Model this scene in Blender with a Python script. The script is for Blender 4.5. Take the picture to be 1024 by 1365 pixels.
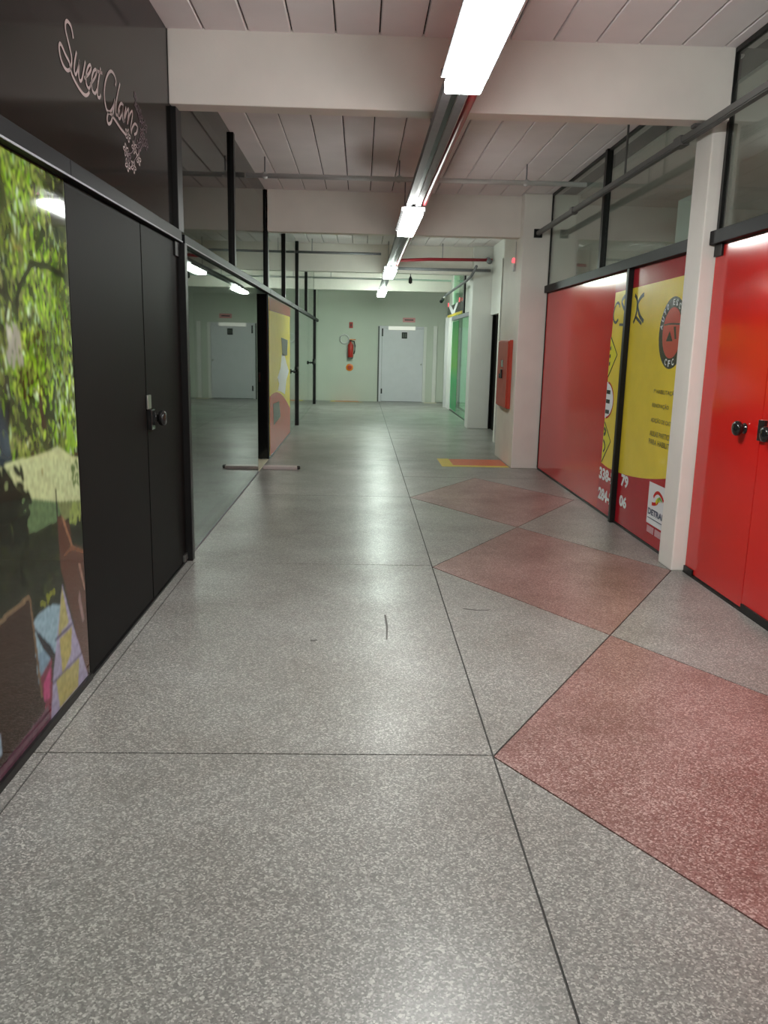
import bpy, bmesh, math, random
import numpy as np
from mathutils import Vector, Matrix

for o in list(bpy.data.objects):
    bpy.data.objects.remove(o)
scene = bpy.context.scene
C = scene.collection
random.seed(7)
rng = np.random.default_rng(11)

# ------------------------------------------------------------------ camera
FPX, PITCH, YAW, ROLL, CAMH = 1081.18, 0.20099, 0.03199, 0.02194, 1.5
cy_, sy_, cp_, sp_ = math.cos(YAW), math.sin(YAW), math.cos(PITCH), math.sin(PITCH)
fwd = Vector((sy_ * cp_, cy_ * cp_, -sp_))
rgt = Vector((cy_, -sy_, 0))
upv = rgt.cross(fwd)
r2 = math.cos(ROLL) * rgt + math.sin(ROLL) * upv
u2 = -math.sin(ROLL) * rgt + math.cos(ROLL) * upv
cam_d = bpy.data.cameras.new('camera')
cam = bpy.data.objects.new('camera', cam_d)
C.objects.link(cam)
m3 = Matrix((r2, u2, -fwd)).transposed()
cam.matrix_world = Matrix.Translation((0, 0, CAMH)) @ m3.to_4x4()
cam_d.sensor_fit = 'HORIZONTAL'
cam_d.sensor_width = 36.0
cam_d.lens = FPX * 36.0 / 1024.0
cam_d.clip_start = 0.02
scene.camera = cam

# ------------------------------------------------------------------ world, exposure
w = bpy.data.worlds.new('world')
scene.world = w
w.use_nodes = True
w.node_tree.nodes['Background'].inputs[0].default_value = (0.8, 0.85, 0.9, 1)
w.node_tree.nodes['Background'].inputs[1].default_value = 0.02
vs = scene.view_settings
vs.view_transform = 'Standard'
vs.look = 'None'
vs.gamma = 1.0
vs.use_curve_mapping = False
vs.exposure = 2.2
LAMP = 17.0            # luminance of the lit diffusers

# ------------------------------------------------------------------ constants
XL, XR, XG = -1.20, 2.29, 0.52
ZC = 3.35
YB, YF = -6.0, 22.8
RAILL, RAILR = 2.13, 2.19
BEAMS = [(0.35, 2.9), (5.40, 2.93), (10.50, 2.86), (15.70, 2.85), (20.95, 2.87)]
BT = 0.16

# ------------------------------------------------------------------ helpers
def s2l(r, g, b):
    f = lambda c: (c / 255 / 12.92) if c / 255 <= 0.04045 else ((c / 255 + 0.055) / 1.055) ** 2.4
    return (f(r), f(g), f(b))

WP = {}
def add(name, bm, mat, parent=None, origin=None, smooth=False):
    """world-space bmesh -> ONE mesh object with its origin at its centre (or origin)."""
    if origin is None:
        lo = Vector((min(v.co[i] for v in bm.verts) for i in range(3)))
        hi = Vector((max(v.co[i] for v in bm.verts) for i in range(3)))
        origin = (lo + hi) / 2
        origin.z = lo.z
    origin = Vector(origin)
    bmesh.ops.translate(bm, verts=bm.verts, vec=-origin)
    me = bpy.data.meshes.new(name)
    bm.to_mesh(me)
    bm.free()
    if smooth:
        me.polygons.foreach_set('use_smooth', [True] * len(me.polygons))
    if mat:
        me.materials.append(mat)
    return link(name, me, origin, parent)

def link(name, data, world, parent=None):
    o = bpy.data.objects.new(name, data)
    C.objects.link(o)
    world = Vector(world)
    if parent:
        o.parent = parent
        o.location = world - WP[parent.name]
    else:
        o.location = world
    WP[o.name] = world
    return o

def tag(o, label=None, cat=None, group=None, kind=None):
    if label: o['label'] = label
    if cat: o['category'] = cat
    if group: o['group'] = group
    if kind: o['kind'] = kind
    return o

def thing(name, loc, label, cat, group=None, kind=None):
    return tag(link(name, None, loc), label, cat, group, kind)

def bx(bm, x0, x1, y0, y1, z0, z1):
    vs_ = [bm.verts.new(p) for p in ((x0, y0, z0), (x1, y0, z0), (x1, y1, z0), (x0, y1, z0),
                                    (x0, y0, z1), (x1, y0, z1), (x1, y1, z1), (x0, y1, z1))]
    for f in ((3, 2, 1, 0), (4, 5, 6, 7), (0, 1, 5, 4), (1, 2, 6, 5), (2, 3, 7, 6), (3, 0, 4, 7)):
        bm.faces.new([vs_[i] for i in f])

def box(name, x0, x1, y0, y1, z0, z1, mat, parent=None, bev=0.0):
    bm = bmesh.new()
    bx(bm, min(x0, x1), max(x0, x1), min(y0, y1), max(y0, y1), min(z0, z1), max(z0, z1))
    if bev:
        bmesh.ops.bevel(bm, geom=bm.edges[:], offset=bev, segments=2, affect='EDGES', profile=0.6)
    return add(name, bm, mat, parent)

def tube(bm, pts, r, n=10, closed=False):
    pts = [Vector(p) for p in pts]
    rings = []
    up = Vector((0, 0, 1))
    N = len(pts)
    for i, p in enumerate(pts):
        if closed:
            t = (pts[(i + 1) % N] - pts[i - 1]).normalized()
        else:
            t = (pts[min(i + 1, N - 1)] - pts[max(i - 1, 0)]).normalized()
        a = up.cross(t)
        if a.length < 0.05:
            a = Vector((1, 0, 0)).cross(t)
        a.normalize()
        b = t.cross(a)
        rr = r[i] if isinstance(r, (list, tuple)) else r
        rings.append([bm.verts.new(p + rr * (math.cos(2 * math.pi * k / n) * a + math.sin(2 * math.pi * k / n) * b)) for k in range(n)])
    for i in range(N if closed else N - 1):
        A, B = rings[i], rings[(i + 1) % N]
        for k in range(n):
            bm.faces.new((A[k], A[(k + 1) % n], B[(k + 1) % n], B[k]))
    if not closed:
        bm.faces.new(rings[0][::-1])
        bm.faces.new(rings[-1])

def tube_obj(name, pts, r, mat, parent=None, n=10, closed=False):
    bm = bmesh.new()
    tube(bm, pts, r, n, closed)
    bmesh.ops.recalc_face_normals(bm, faces=bm.faces)
    return add(name, bm, mat, parent, smooth=True)

def lathe(name, base, axis, prof, mat, parent=None, n=20):
    """prof: (distance along axis, radius)"""
    base, axis = Vector(base), Vector(axis).normalized()
    a = axis.cross(Vector((0, 0, 1)))
    if a.length < 0.1: a = Vector((1, 0, 0))
    a.normalize()
    b = axis.cross(a)
    bm = bmesh.new()
    rings = []
    for d, r in prof:
        rings.append([bm.verts.new(base + axis * d + max(r, 1e-4) * (math.cos(2 * math.pi * k / n) * a + math.sin(2 * math.pi * k / n) * b)) for k in range(n)])
    for A, B in zip(rings, rings[1:]):
        for k in range(n):
            bm.faces.new((A[k], A[(k + 1) % n], B[(k + 1) % n], B[k]))
    bm.faces.new(rings[0]); bm.faces.new(rings[-1])
    bmesh.ops.recalc_face_normals(bm, faces=bm.faces)
    o = add(name, bm, mat, parent, smooth=True)
    return o

def prism_x(name, yz, x0, x1, mat, parent=None):
    """polygon in the (y, z) wall plane extruded between x0 and x1"""
    bm = bmesh.new()
    A = [bm.verts.new((x0, y, z)) for y, z in yz]
    B = [bm.verts.new((x1, y, z)) for y, z in yz]
    bm.faces.new(A); bm.faces.new(B[::-1])
    n = len(yz)
    for i in range(n):
        bm.faces.new((A[i], B[i], B[(i + 1) % n], A[(i + 1) % n]))
    bmesh.ops.recalc_face_normals(bm, faces=bm.faces)
    return add(name, bm, mat, parent)

def prism_z(name, xy, z0, z1, mat, parent=None):
    bm = bmesh.new()
    A = [bm.verts.new((x, y, z0)) for x, y in xy]
    B = [bm.verts.new((x, y, z1)) for x, y in xy]
    bm.faces.new(A); bm.faces.new(B)
    n = len(xy)
    for i in range(n):
        bm.faces.new((A[i], B[i], B[(i + 1) % n], A[(i + 1) % n]))
    bmesh.ops.recalc_face_normals(bm, faces=bm.faces)
    return add(name, bm, mat, parent)

def smooth_line(pts, k=4, closed=False):
    """Catmull-Rom through 2-D points"""
    P = [Vector((p[0], p[1])) for p in pts]
    if len(P) < 3: return P
    out = []
    n = len(P)
    for i in range(n - 1):
        p0, p1, p2, p3 = P[max(i - 1, 0)], P[i], P[i + 1], P[min(i + 2, n - 1)]
        for j in range(k):
            t = j / k
            out.append(0.5 * ((2 * p1) + (p2 - p0) * t + (2 * p0 - 5 * p1 + 4 * p2 - p3) * t * t + (3 * p1 - p0 - 3 * p2 + p3) * t ** 3))
    out.append(P[-1])
    return out

def ribbon(bm, pts, wd, x):
    """flat vinyl stroke in the wall plane at X = x; pts are (y, z)"""
    L = []
    n = len(pts)
    for i, p in enumerate(pts):
        t = pts[min(i + 1, n - 1)] - pts[max(i - 1, 0)]
        if t.length < 1e-6: t = Vector((1, 0))
        t.normalize()
        nn = Vector((-t.y, t.x)) * wd / 2
        L.append((bm.verts.new((x, p.x + nn.x, p.y + nn.y)), bm.verts.new((x, p.x - nn.x, p.y - nn.y))))
    for (a, b), (c, d) in zip(L, L[1:]):
        bm.faces.new((a, b, d, c))

def text_on_wall(name, s, ya, yb, z0, z1, x, mat, parent, bold=0.0, rot=0.0):
    """flat lettering on a wall plane; the reading direction runs from ya to yb"""
    cu = bpy.data.curves.new('lettering', 'FONT')
    cu.body = s
    cu.offset = bold
    cu.resolution_u = 3
    tmp = bpy.data.objects.new('lettering', cu)
    C.objects.link(tmp)
    bpy.context.view_layer.update()
    dg = bpy.context.evaluated_depsgraph_get()
    me = bpy.data.meshes.new_from_object(tmp.evaluated_get(dg))
    bpy.data.objects.remove(tmp)
    co = np.empty(len(me.vertices) * 3)
    me.vertices.foreach_get('co', co)
    co = co.reshape(-1, 3)
    lo, hi = co.min(0), co.max(0)
    u = (co[:, 0] - lo[0]) / max(hi[0] - lo[0], 1e-6)
    v = (co[:, 1] - lo[1]) / max(hi[1] - lo[1], 1e-6)
    y = ya + (yb - ya) * u
    z = z0 + (z1 - z0) * v
    if rot:
        cyy, czz = (ya + yb) / 2, (z0 + z1) / 2
        c, s_ = math.cos(rot), math.sin(rot)
        y, z = cyy + (y - cyy) * c - (z - czz) * s_, czz + (y - cyy) * s_ + (z - czz) * c
    org = Vector((x, (ya + yb) / 2, z0))
    co = np.stack([np.zeros(len(y)), y - org.y, z - org.z], 1)
    me.vertices.foreach_set('co', co.ravel())
    me.materials.clear()
    me.materials.append(mat)
    me.name = name
    return link(name, me, org, parent)

# ------------------------------------------------------------------ materials
def pmat(name, col, rough=0.5, metal=0.0, spec=0.5, noise=0.0, nscale=6.0, bump=0.0, bscale=60.0, emit=None, estr=0.0):
    m = bpy.data.materials.new(name)
    m.use_nodes = True
    nt = m.node_tree
    b = nt.nodes['Principled BSDF']
    b.inputs['Base Color'].default_value = (*col, 1)
    b.inputs['Roughness'].default_value = rough
    b.inputs['Metallic'].default_value = metal
    b.inputs['Specular IOR Level'].default_value = spec
    if noise:
        g = nt.nodes.new('ShaderNodeNewGeometry')
        n = nt.nodes.new('ShaderNodeTexNoise')
        n.inputs['Scale'].default_value = nscale
        n.inputs['Detail'].default_value = 5
        nt.links.new(g.outputs['Position'], n.inputs['Vector'])
        r = nt.nodes.new('ShaderNodeValToRGB')
        r.color_ramp.elements[0].position = 0.3
        r.color_ramp.elements[1].position = 0.7
        r.color_ramp.elements[0].color = (*[c * (1 - noise) for c in col], 1)
        r.color_ramp.elements[1].color = (*[min(1, c * (1 + noise * 0.6)) for c in col], 1)
        nt.links.new(n.outputs['Fac'], r.inputs['Fac'])
        nt.links.new(r.outputs['Color'], b.inputs['Base Color'])
    if bump:
        g = nt.nodes.new('ShaderNodeNewGeometry')
        n = nt.nodes.new('ShaderNodeTexNoise')
        n.inputs['Scale'].default_value = bscale
        n.inputs['Detail'].default_value = 4
        nt.links.new(g.outputs['Position'], n.inputs['Vector'])
        bp = nt.nodes.new('ShaderNodeBump')
        bp.inputs['Strength'].default_value = bump
        bp.inputs['Distance'].default_value = 0.01
        nt.links.new(n.outputs['Fac'], bp.inputs['Height'])
        nt.links.new(bp.outputs['Normal'], b.inputs['Normal'])
    if emit:
        b.inputs['Emission Color'].default_value = (*emit, 1)
        b.inputs['Emission Strength'].default_value = estr
    return m

def glass(name, tint, boost=0.9, f0=0.05, gcol=(1, 1, 1)):
    m = bpy.data.materials.new(name)
    m.use_nodes = True
    nt = m.node_tree
    nt.nodes.remove(nt.nodes['Principled BSDF'])
    out = nt.nodes['Material Output']
    tr = nt.nodes.new('ShaderNodeBsdfTransparent')
    tr.inputs[0].default_value = (*tint, 1)
    gl = nt.nodes.new('ShaderNodeBsdfGlossy')
    gl.inputs['Roughness'].default_value = 0.015
    gl.inputs['Color'].default_value = (*gcol, 1)
    lw = nt.nodes.new('ShaderNodeLayerWeight')
    lw.inputs['Blend'].default_value = 0.5
    pw = nt.nodes.new('ShaderNodeMath'); pw.operation = 'POWER'; pw.inputs[1].default_value = 5.0
    nt.links.new(lw.outputs['Facing'], pw.inputs[0])
    ml = nt.nodes.new('ShaderNodeMath'); ml.operation = 'MULTIPLY_ADD'
    ml.inputs[1].default_value = boost; ml.inputs[2].default_value = f0
    nt.links.new(pw.outputs[0], ml.inputs[0])
    mx = nt.nodes.new('ShaderNodeMixShader')
    nt.links.new(ml.outputs[0], mx.inputs[0])
    nt.links.new(tr.outputs[0], mx.inputs[1])
    nt.links.new(gl.outputs[0], mx.inputs[2])
    nt.links.new(mx.outputs[0], out.inputs['Surface'])
    return m

def terrazzo(name, lo, mid, hi, rough=0.33, dirt=(0.80, 0.77, 0.74)):
    m = bpy.data.materials.new(name)
    m.use_nodes = True
    nt = m.node_tree
    N, L = nt.nodes.new, nt.links.new
    b = nt.nodes['Principled BSDF']
    g = N('ShaderNodeNewGeometry')
    nz = N('ShaderNodeTexNoise'); nz.inputs['Scale'].default_value = 110; nz.inputs['Detail'].default_value = 2
    L(g.outputs['Position'], nz.inputs['Vector'])
    wob = N('ShaderNodeVectorMath'); wob.operation = 'SCALE'; wob.inputs['Scale'].default_value = 0.006
    L(nz.outputs['Color'], wob.inputs[0])
    ad = N('ShaderNodeVectorMath'); ad.operation = 'ADD'
    L(g.outputs['Position'], ad.inputs[0]); L(wob.outputs[0], ad.inputs[1])
    vo = N('ShaderNodeTexVoronoi'); vo.inputs['Scale'].default_value = 190
    L(ad.outputs[0], vo.inputs['Vector'])
    sp = N('ShaderNodeSeparateColor'); L(vo.outputs['Color'], sp.inputs[0])
    rp = N('ShaderNodeValToRGB')
    e = rp.color_ramp.elements
    e[0].position = 0.0; e[0].color = (*lo, 1)
    e[1].position = 1.0; e[1].color = (*hi, 1)
    k = e.new(0.45); k.color = (*mid, 1)
    k = e.new(0.70); k.color = (*[a * 0.8 + c * 0.2 for a, c in zip(mid, hi)], 1)
    L(sp.outputs[0], rp.inputs['Fac'])
    # worn, dirty patches
    n2 = N('ShaderNodeTexNoise'); n2.inputs['Scale'].default_value = 1.6; n2.inputs['Detail'].default_value = 7; n2.inputs['Roughness'].default_value = 0.62
    L(g.outputs['Position'], n2.inputs['Vector'])
    r2_ = N('ShaderNodeValToRGB')
    r2_.color_ramp.elements[0].position = 0.32; r2_.color_ramp.elements[0].color = (*dirt, 1)
    r2_.color_ramp.elements[1].position = 0.66; r2_.color_ramp.elements[1].color = (1.06, 1.06, 1.05, 1)
    L(n2.outputs['Fac'], r2_.inputs['Fac'])
    mx = N('ShaderNodeMix'); mx.data_type = 'RGBA'; mx.blend_type = 'MULTIPLY'; mx.inputs[0].default_value = 1.0
    L(rp.outputs['Color'], mx.inputs[6]); L(r2_.outputs['Color'], mx.inputs[7])
    L(mx.outputs[2], b.inputs['Base Color'])
    mr = N('ShaderNodeMapRange'); mr.inputs[1].default_value = 0.3; mr.inputs[2].default_value = 0.7
    mr.inputs[3].default_value = rough + 0.06; mr.inputs[4].default_value = rough - 0.05
    L(n2.outputs['Fac'], mr.inputs[0]); L(mr.outputs[0], b.inputs['Roughness'])
    b.inputs['Specular IOR Level'].default_value = 0.5
    n3 = N('ShaderNodeTexNoise'); n3.inputs['Scale'].default_value = 3.0
    L(g.outputs['Position'], n3.inputs['Vector'])
    bp = N('ShaderNodeBump'); bp.inputs['Strength'].default_value = 0.25; bp.inputs['Distance'].default_value = 0.01
    L(n3.outputs['Fac'], bp.inputs['Height']); L(bp.outputs['Normal'], b.inputs['Normal'])
    return m

M = {}
M['terra_grey'] = terrazzo('terrazzo_grey', (0.142, 0.141, 0.134), (0.208, 0.206, 0.195), (0.47, 0.462, 0.435))
M['terra_pink'] = terrazzo('terrazzo_pink', (0.155, 0.072, 0.066), (0.235, 0.126, 0.115), (0.50, 0.375, 0.345), dirt=(0.66, 0.60, 0.56))
M['scuff'] = pmat('scuff', (0.11, 0.105, 0.10), 0.7)
M['joint'] = pmat('joint', (0.035, 0.032, 0.03), 0.8)
M['cream'] = pmat('cream_paint', (0.79, 0.745, 0.69), 0.55, noise=0.05, nscale=3, bump=0.05)
M['white_paint'] = pmat('white_paint', (0.76, 0.75, 0.72), 0.5, noise=0.04, nscale=2, bump=0.05)
M['board'] = pmat('ceiling_board', (0.80, 0.735, 0.74), 0.6, noise=0.07, nscale=1.8, bump=0.08, bscale=25)
M['gap'] = pmat('ceiling_gap', (0.03, 0.028, 0.028), 0.9)
M['greenwall'] = pmat('pale_green_paint', (0.58, 0.615, 0.54), 0.55, noise=0.04, nscale=1.2, bump=0.05)
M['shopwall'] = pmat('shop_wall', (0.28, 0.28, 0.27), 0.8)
M['black_alu'] = pmat('black_aluminium', (0.007, 0.0065, 0.0065), 0.4, spec=0.3, noise=0.2)
M['rail_alu'] = pmat('dark_anodised_rail', (0.0085, 0.0085, 0.0095), 0.42, spec=0.09)
M['grey_metal'] = pmat('galvanised_metal', (0.24, 0.24, 0.26), 0.5, metal=0.35, noise=0.1, nscale=20)
M['tube_metal'] = pmat('grey_painted_tube', (0.12, 0.117, 0.113), 0.5, spec=0.3, noise=0.08)
M['dark_film'] = pmat('dark_film', (0.0062, 0.0056, 0.0054), 0.5, spec=0.07, noise=0.1, nscale=2)
M['fascia'] = pmat('dark_fascia', (0.0055, 0.0045, 0.0038), 0.10, spec=0.14, noise=0.1, nscale=2)
M['black_gloss'] = pmat('black_gloss', (0.006, 0.006, 0.006), 0.08)
M['knob'] = pmat('black_chrome', (0.012, 0.012, 0.012), 0.12)
M['chrome'] = pmat('brushed_steel', (0.55, 0.54, 0.52), 0.3, metal=1.0)
M['red'] = pmat('red_film', s2l(198, 30, 26), 0.12, spec=0.45, noise=0.05, nscale=1.0)
M['crimson'] = pmat('crimson_print', s2l(178, 30, 42), 0.15, spec=0.36, noise=0.04)
M['yellow'] = pmat('yellow_print', s2l(238, 212, 66), 0.2, noise=0.05)
M['bright_yellow'] = pmat('sign_yellow', s2l(222, 214, 40), 0.25, noise=0.03)
M['ink'] = pmat('black_print', (0.02, 0.02, 0.022), 0.25)
M['ink_grey'] = pmat('grey_print', s2l(84, 88, 84), 0.25)
M['ink_soft'] = pmat('brown_print', s2l(64, 56, 26), 0.3)
M['white_print'] = pmat('white_print', (0.85, 0.85, 0.87), 0.25)
M['badge_red'] = pmat('badge_red', s2l(196, 82, 72), 0.25)
M['badge_pale'] = pmat('badge_pale', s2l(206, 150, 158), 0.3, noise=0.25, nscale=60)
M['badge_dark'] = pmat('badge_dark', s2l(62, 62, 56), 0.25)
M['ink_green'] = pmat('green_print', s2l(90, 150, 50), 0.3)
M['ink_navy'] = pmat('navy_print', s2l(50, 62, 92), 0.3)
M['vinyl'] = pmat('pale_pink_vinyl', s2l(140, 124, 122), 0.4)
M['vinyl_dim'] = pmat('mauve_vinyl', s2l(84, 66, 72), 0.45)
M['glass'] = glass('clear_glass', (0.82, 0.88, 0.84))
M['glass_dark'] = glass('smoked_glass', (0.42, 0.42, 0.41), f0=0.04, gcol=(0.80, 0.82, 0.80))
M['lamp_house'] = pmat('lamp_housing', (0.30, 0.295, 0.305), 0.4)
M['lamp_wing'] = pmat('lamp_wing', (0.022, 0.0215, 0.0225), 0.7, spec=0.02)
M['door_white'] = pmat('white_door', (0.66, 0.655, 0.70), 0.4, noise=0.03)
M['fire_red'] = pmat('fire_red', s2l(176, 36, 26), 0.3, noise=0.05)
M['cab_red'] = pmat('cabinet_red', s2l(186, 62, 42), 0.4, noise=0.06)
M['pipe_red'] = pmat('pipe_red', s2l(158, 28, 42), 0.35, noise=0.06)
M['floor_yellow'] = pmat('floor_paint_yellow', s2l(214, 186, 40), 0.4, noise=0.12, nscale=14)
M['floor_orange'] = pmat('floor_paint_orange', s2l(208, 92, 44), 0.4, noise=0.12, nscale=14)
M['orange'] = pmat('orange_plaque', s2l(232, 128, 40), 0.4)
M['pink_plaque'] = pmat('pink_plaque', s2l(214, 150, 152), 0.4)
M['painted_light'] = pmat('cream_painted_light', s2l(222, 214, 188), 0.45, noise=0.05)  # pale colour standing in for light falling on the floor
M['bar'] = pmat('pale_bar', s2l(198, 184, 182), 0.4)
M['pole_light'] = pmat('pvc', (0.62, 0.62, 0.62), 0.45)
M['led_red'] = pmat('red_indicator', (0.5, 0.02, 0.03), 0.3, emit=(1, 0.12, 0.14), estr=0.35)

def lampmat(name, col, s):
    return pmat(name, (0.9, 0.9, 0.9), 0.4, emit=col, estr=s)

# ------------------------------------------------------------------ floor
floor = thing('floor', (0, 8, -0.05), 'grey terrazzo floor with dark joints and pink diamonds', 'floor', kind='structure')
box('joint_bed', -1.35, 2.6, YB, YF + 0.1, -0.05, -0.005, M['joint'], floor)
J = 0.0035
def slab(poly, mat, nm='terrazzo_slab'):
    """inset a convex polygon by half a joint"""
    n = len(poly)
    P = [Vector(p) for p in poly]
    area = sum(P[i].x * P[(i + 1) % n].y - P[(i + 1) % n].x * P[i].y for i in range(n))
    if area < 0: P.reverse()
    out = []
    for i in range(n):
        a, b, c = P[i - 1], P[i], P[(i + 1) % n]
        d1, d2 = (b - a).normalized(), (c - b).normalized()
        n1, n2 = Vector((-d1.y, d1.x)), Vector((-d2.y, d2.x))
        h = (n1 + n2).normalized()
        out.append(b + h * (J / max(0.3, h.dot(n1))))
    prism_z(nm, [(p.x, p.y) for p in out], -0.005, 0.0, mat, floor)

YJ = [-5.97, -5.25, -2.57, 0.11, 2.80, 5.50, 8.15, 10.85, 13.5, 16.2, 18.9, 21.6, 22.85]
for a, b in zip(YJ, YJ[1:]):
    if a < 5.4:
        slab([(-1.30, a), (-1.14, a), (-1.14, b), (-1.30, b)], M['terra_grey'])
        slab([(-1.14, a), (XG, a), (XG, b), (-1.14, b)], M['terra_grey'])
    else:
        slab([(-1.30, a), (XG, a), (XG, b), (-1.30, b)], M['terra_grey'])
XD0, XDC, XD1 = XG, 1.37, 2.21
centres = [8.13 - 2.67 * k for k in range(0, 6)]
for k, c in enumerate(centres):
    h = 1.335
    slab([(XD0, c), (XDC, c - h), (XD1, c), (XDC, c + h)], M['terra_pink'], 'terrazzo_diamond')
    if k < 5:
        c2 = c - 2.67
        slab([(XD0, c), (XD0, c2), (XDC, c - h)], M['terra_grey'])
        slab([(XD1, c), (XDC, c - h), (XD1, c2), (2.5, c2), (2.5, c)][0:5], M['terra_grey'])
top = 8.13 + 1.335
slab([(XG, 8.13), (XDC, top), (XG, top)], M['terra_grey'])
slab([(XD1, 8.13), (2.5, 8.13), (2.5, top), (XDC, top)], M['terra_grey'])
yy = [top, 10.85, 13.5, 16.2, 18.9, 21.6, 22.85]
for a, b in zip(yy, yy[1:]):
    slab([(XG, a), (2.5, a), (2.5, b), (XG, b)], M['terra_grey'])

for pts, wd in (([(0.155, 4.02), (0.165, 4.22), (0.16, 4.42)], .012), ([(-.235, 3.98), (-.225, 4.01), (-.215, 4.0)], .03), ([(.62, 4.55), (.70, 4.52), (.78, 4.53)], .014)):
    P = [Vector(p) for p in pts]
    poly = [(p.x - wd / 2 * (i_ != 0 and .9 or .3), p.y - (wd / 2 if abs(P[0].x - P[-1].x) > .05 else 0)) for i_, p in enumerate(P)] + [(p.x + wd / 2, p.y + (wd / 2 if abs(P[0].x - P[-1].x) > .05 else 0)) for p in reversed(P)]
    prism_z('scuff_mark', poly, 0.0001, 0.0005, M['scuff'], floor)
# ------------------------------------------------------------------ ceiling, beams
ceiling = thing('ceiling', (0.5, 8, ZC), 'ceiling of long grey concrete boards with dark seams', 'ceiling', kind='structure')
box('ceiling_slab', -1.35, 2.6, YB, YF + 0.1, ZC + 0.02, ZC + 0.12, M['gap'], ceiling)
edges = [-1.245 + 0.2655 * k for k in range(0, 16)]
bays = [(YB, 0.35), (0.51, 5.40), (5.56, 10.50), (10.66, 15.70), (15.86, 20.95), (21.11, YF + 0.02)]
for (a, b) in bays:
    me = None
    for e0, e1 in zip(edges, edges[1:]):
        x0, x1 = max(e0 + 0.0045, -1.24), min(e1 - 0.0045, 2.405)
        if x1 - x0 < 0.03: continue
        full = abs(x1 - x0 - (0.2655 - 0.009)) < 1e-4
        if full and me:
            link('ceiling_board', me, ((x0 + x1) / 2, (a + b) / 2, ZC), ceiling)
        else:
            bm = bmesh.new()
            c = 0.006
            prof = [(x0 + c, ZC), (x1 - c, ZC), (x1, ZC + c), (x1, ZC + 0.03), (x0, ZC + 0.03), (x0, ZC + c)]
            A = [bm.verts.new((x, a, z)) for x, z in prof]
            B = [bm.verts.new((x, b, z)) for x, z in prof]
            bm.faces.new(A); bm.faces.new(B)
            for i in range(6):
                bm.faces.new((A[i], A[(i + 1) % 6], B[(i + 1) % 6], B[i]))
            bmesh.ops.recalc_face_normals(bm, faces=bm.faces)
            o = add('ceiling_board', bm, M['board'], ceiling, origin=((x0 + x1) / 2, (a + b) / 2, ZC))
            if full: me = o.data
blabs = ['cream concrete beam closest to the plain white end wall', 'cream concrete beam resting on the slim white pillar',
         'cream concrete beam behind the hanging conduit, ending at the open black door',
         'grey concrete beam behind the red sprinkler pipe', 'pale concrete beam closest to the white door at the corridor end']
for (y, z), lb in zip(BEAMS, blabs):
    tag(box('ceiling_beam', XL, XR if y < 15 else 2.30, y, y + BT, z, ZC + 0.02, M['cream'], None, 0.008), lb, 'beam', kind='structure')

# ------------------------------------------------------------------ room ends and shop shells
t = thing('wall_far', (0.5, YF, 0), 'pale green end wall behind the white door', 'wall', kind='structure')
wx0, wx1 = 0.46, 1.80
box('wall_panel', -1.4, wx0, YF, YF + 0.15, 0, ZC, M['greenwall'], t)
box('wall_panel', wx1, 2.6, YF, YF + 0.15, 0, ZC, M['greenwall'], t)
box('wall_panel', wx0, wx1, YF, YF + 0.15, 2.06, ZC, M['greenwall'], t)
tag(box('wall_back', -1.4, 2.6, YB - 0.15, YB, 0, ZC, M['white_paint']), 'plain white wall closing the corridor opposite the white door', 'wall', kind='structure')

def shell(nm, x0, x1, y0, y1, lb, mt='shopwall'):
    t = thing('wall_' + nm, ((x0 + x1) / 2, y0, 0), lb, 'wall', kind='structure')
    sgn = 1 if x1 > x0 else -1
    a, b = min(x0, x1), max(x0, x1)
    box('back_wall', x1, x1 + sgn * 0.1, y0, y1, -0.02, ZC, M[mt], t)
    box('side_wall', a, b, y0 - 0.05, y0, -0.02, ZC, M[mt], t)
    box('side_wall', a, b, y1, y1 + 0.05, -0.02, ZC, M[mt], t)
    box('shop_floor', a, b, y0, y1, -0.06, -0.006, M[mt], t)
    box('shop_ceiling', a, b, y0, y1, ZC, ZC + 0.08, M[mt], t)
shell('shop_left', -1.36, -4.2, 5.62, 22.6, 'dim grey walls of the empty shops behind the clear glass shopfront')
shell('shop_right', 2.61, 5.4, -5.9, 11.0, 'dim grey walls of the empty shops behind the red panels', 'white_paint')
shell('shop_corner', 2.61, 4.8, 16.0, 21.4, 'lit walls of the shop behind the green glass', 'white_paint')

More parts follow.
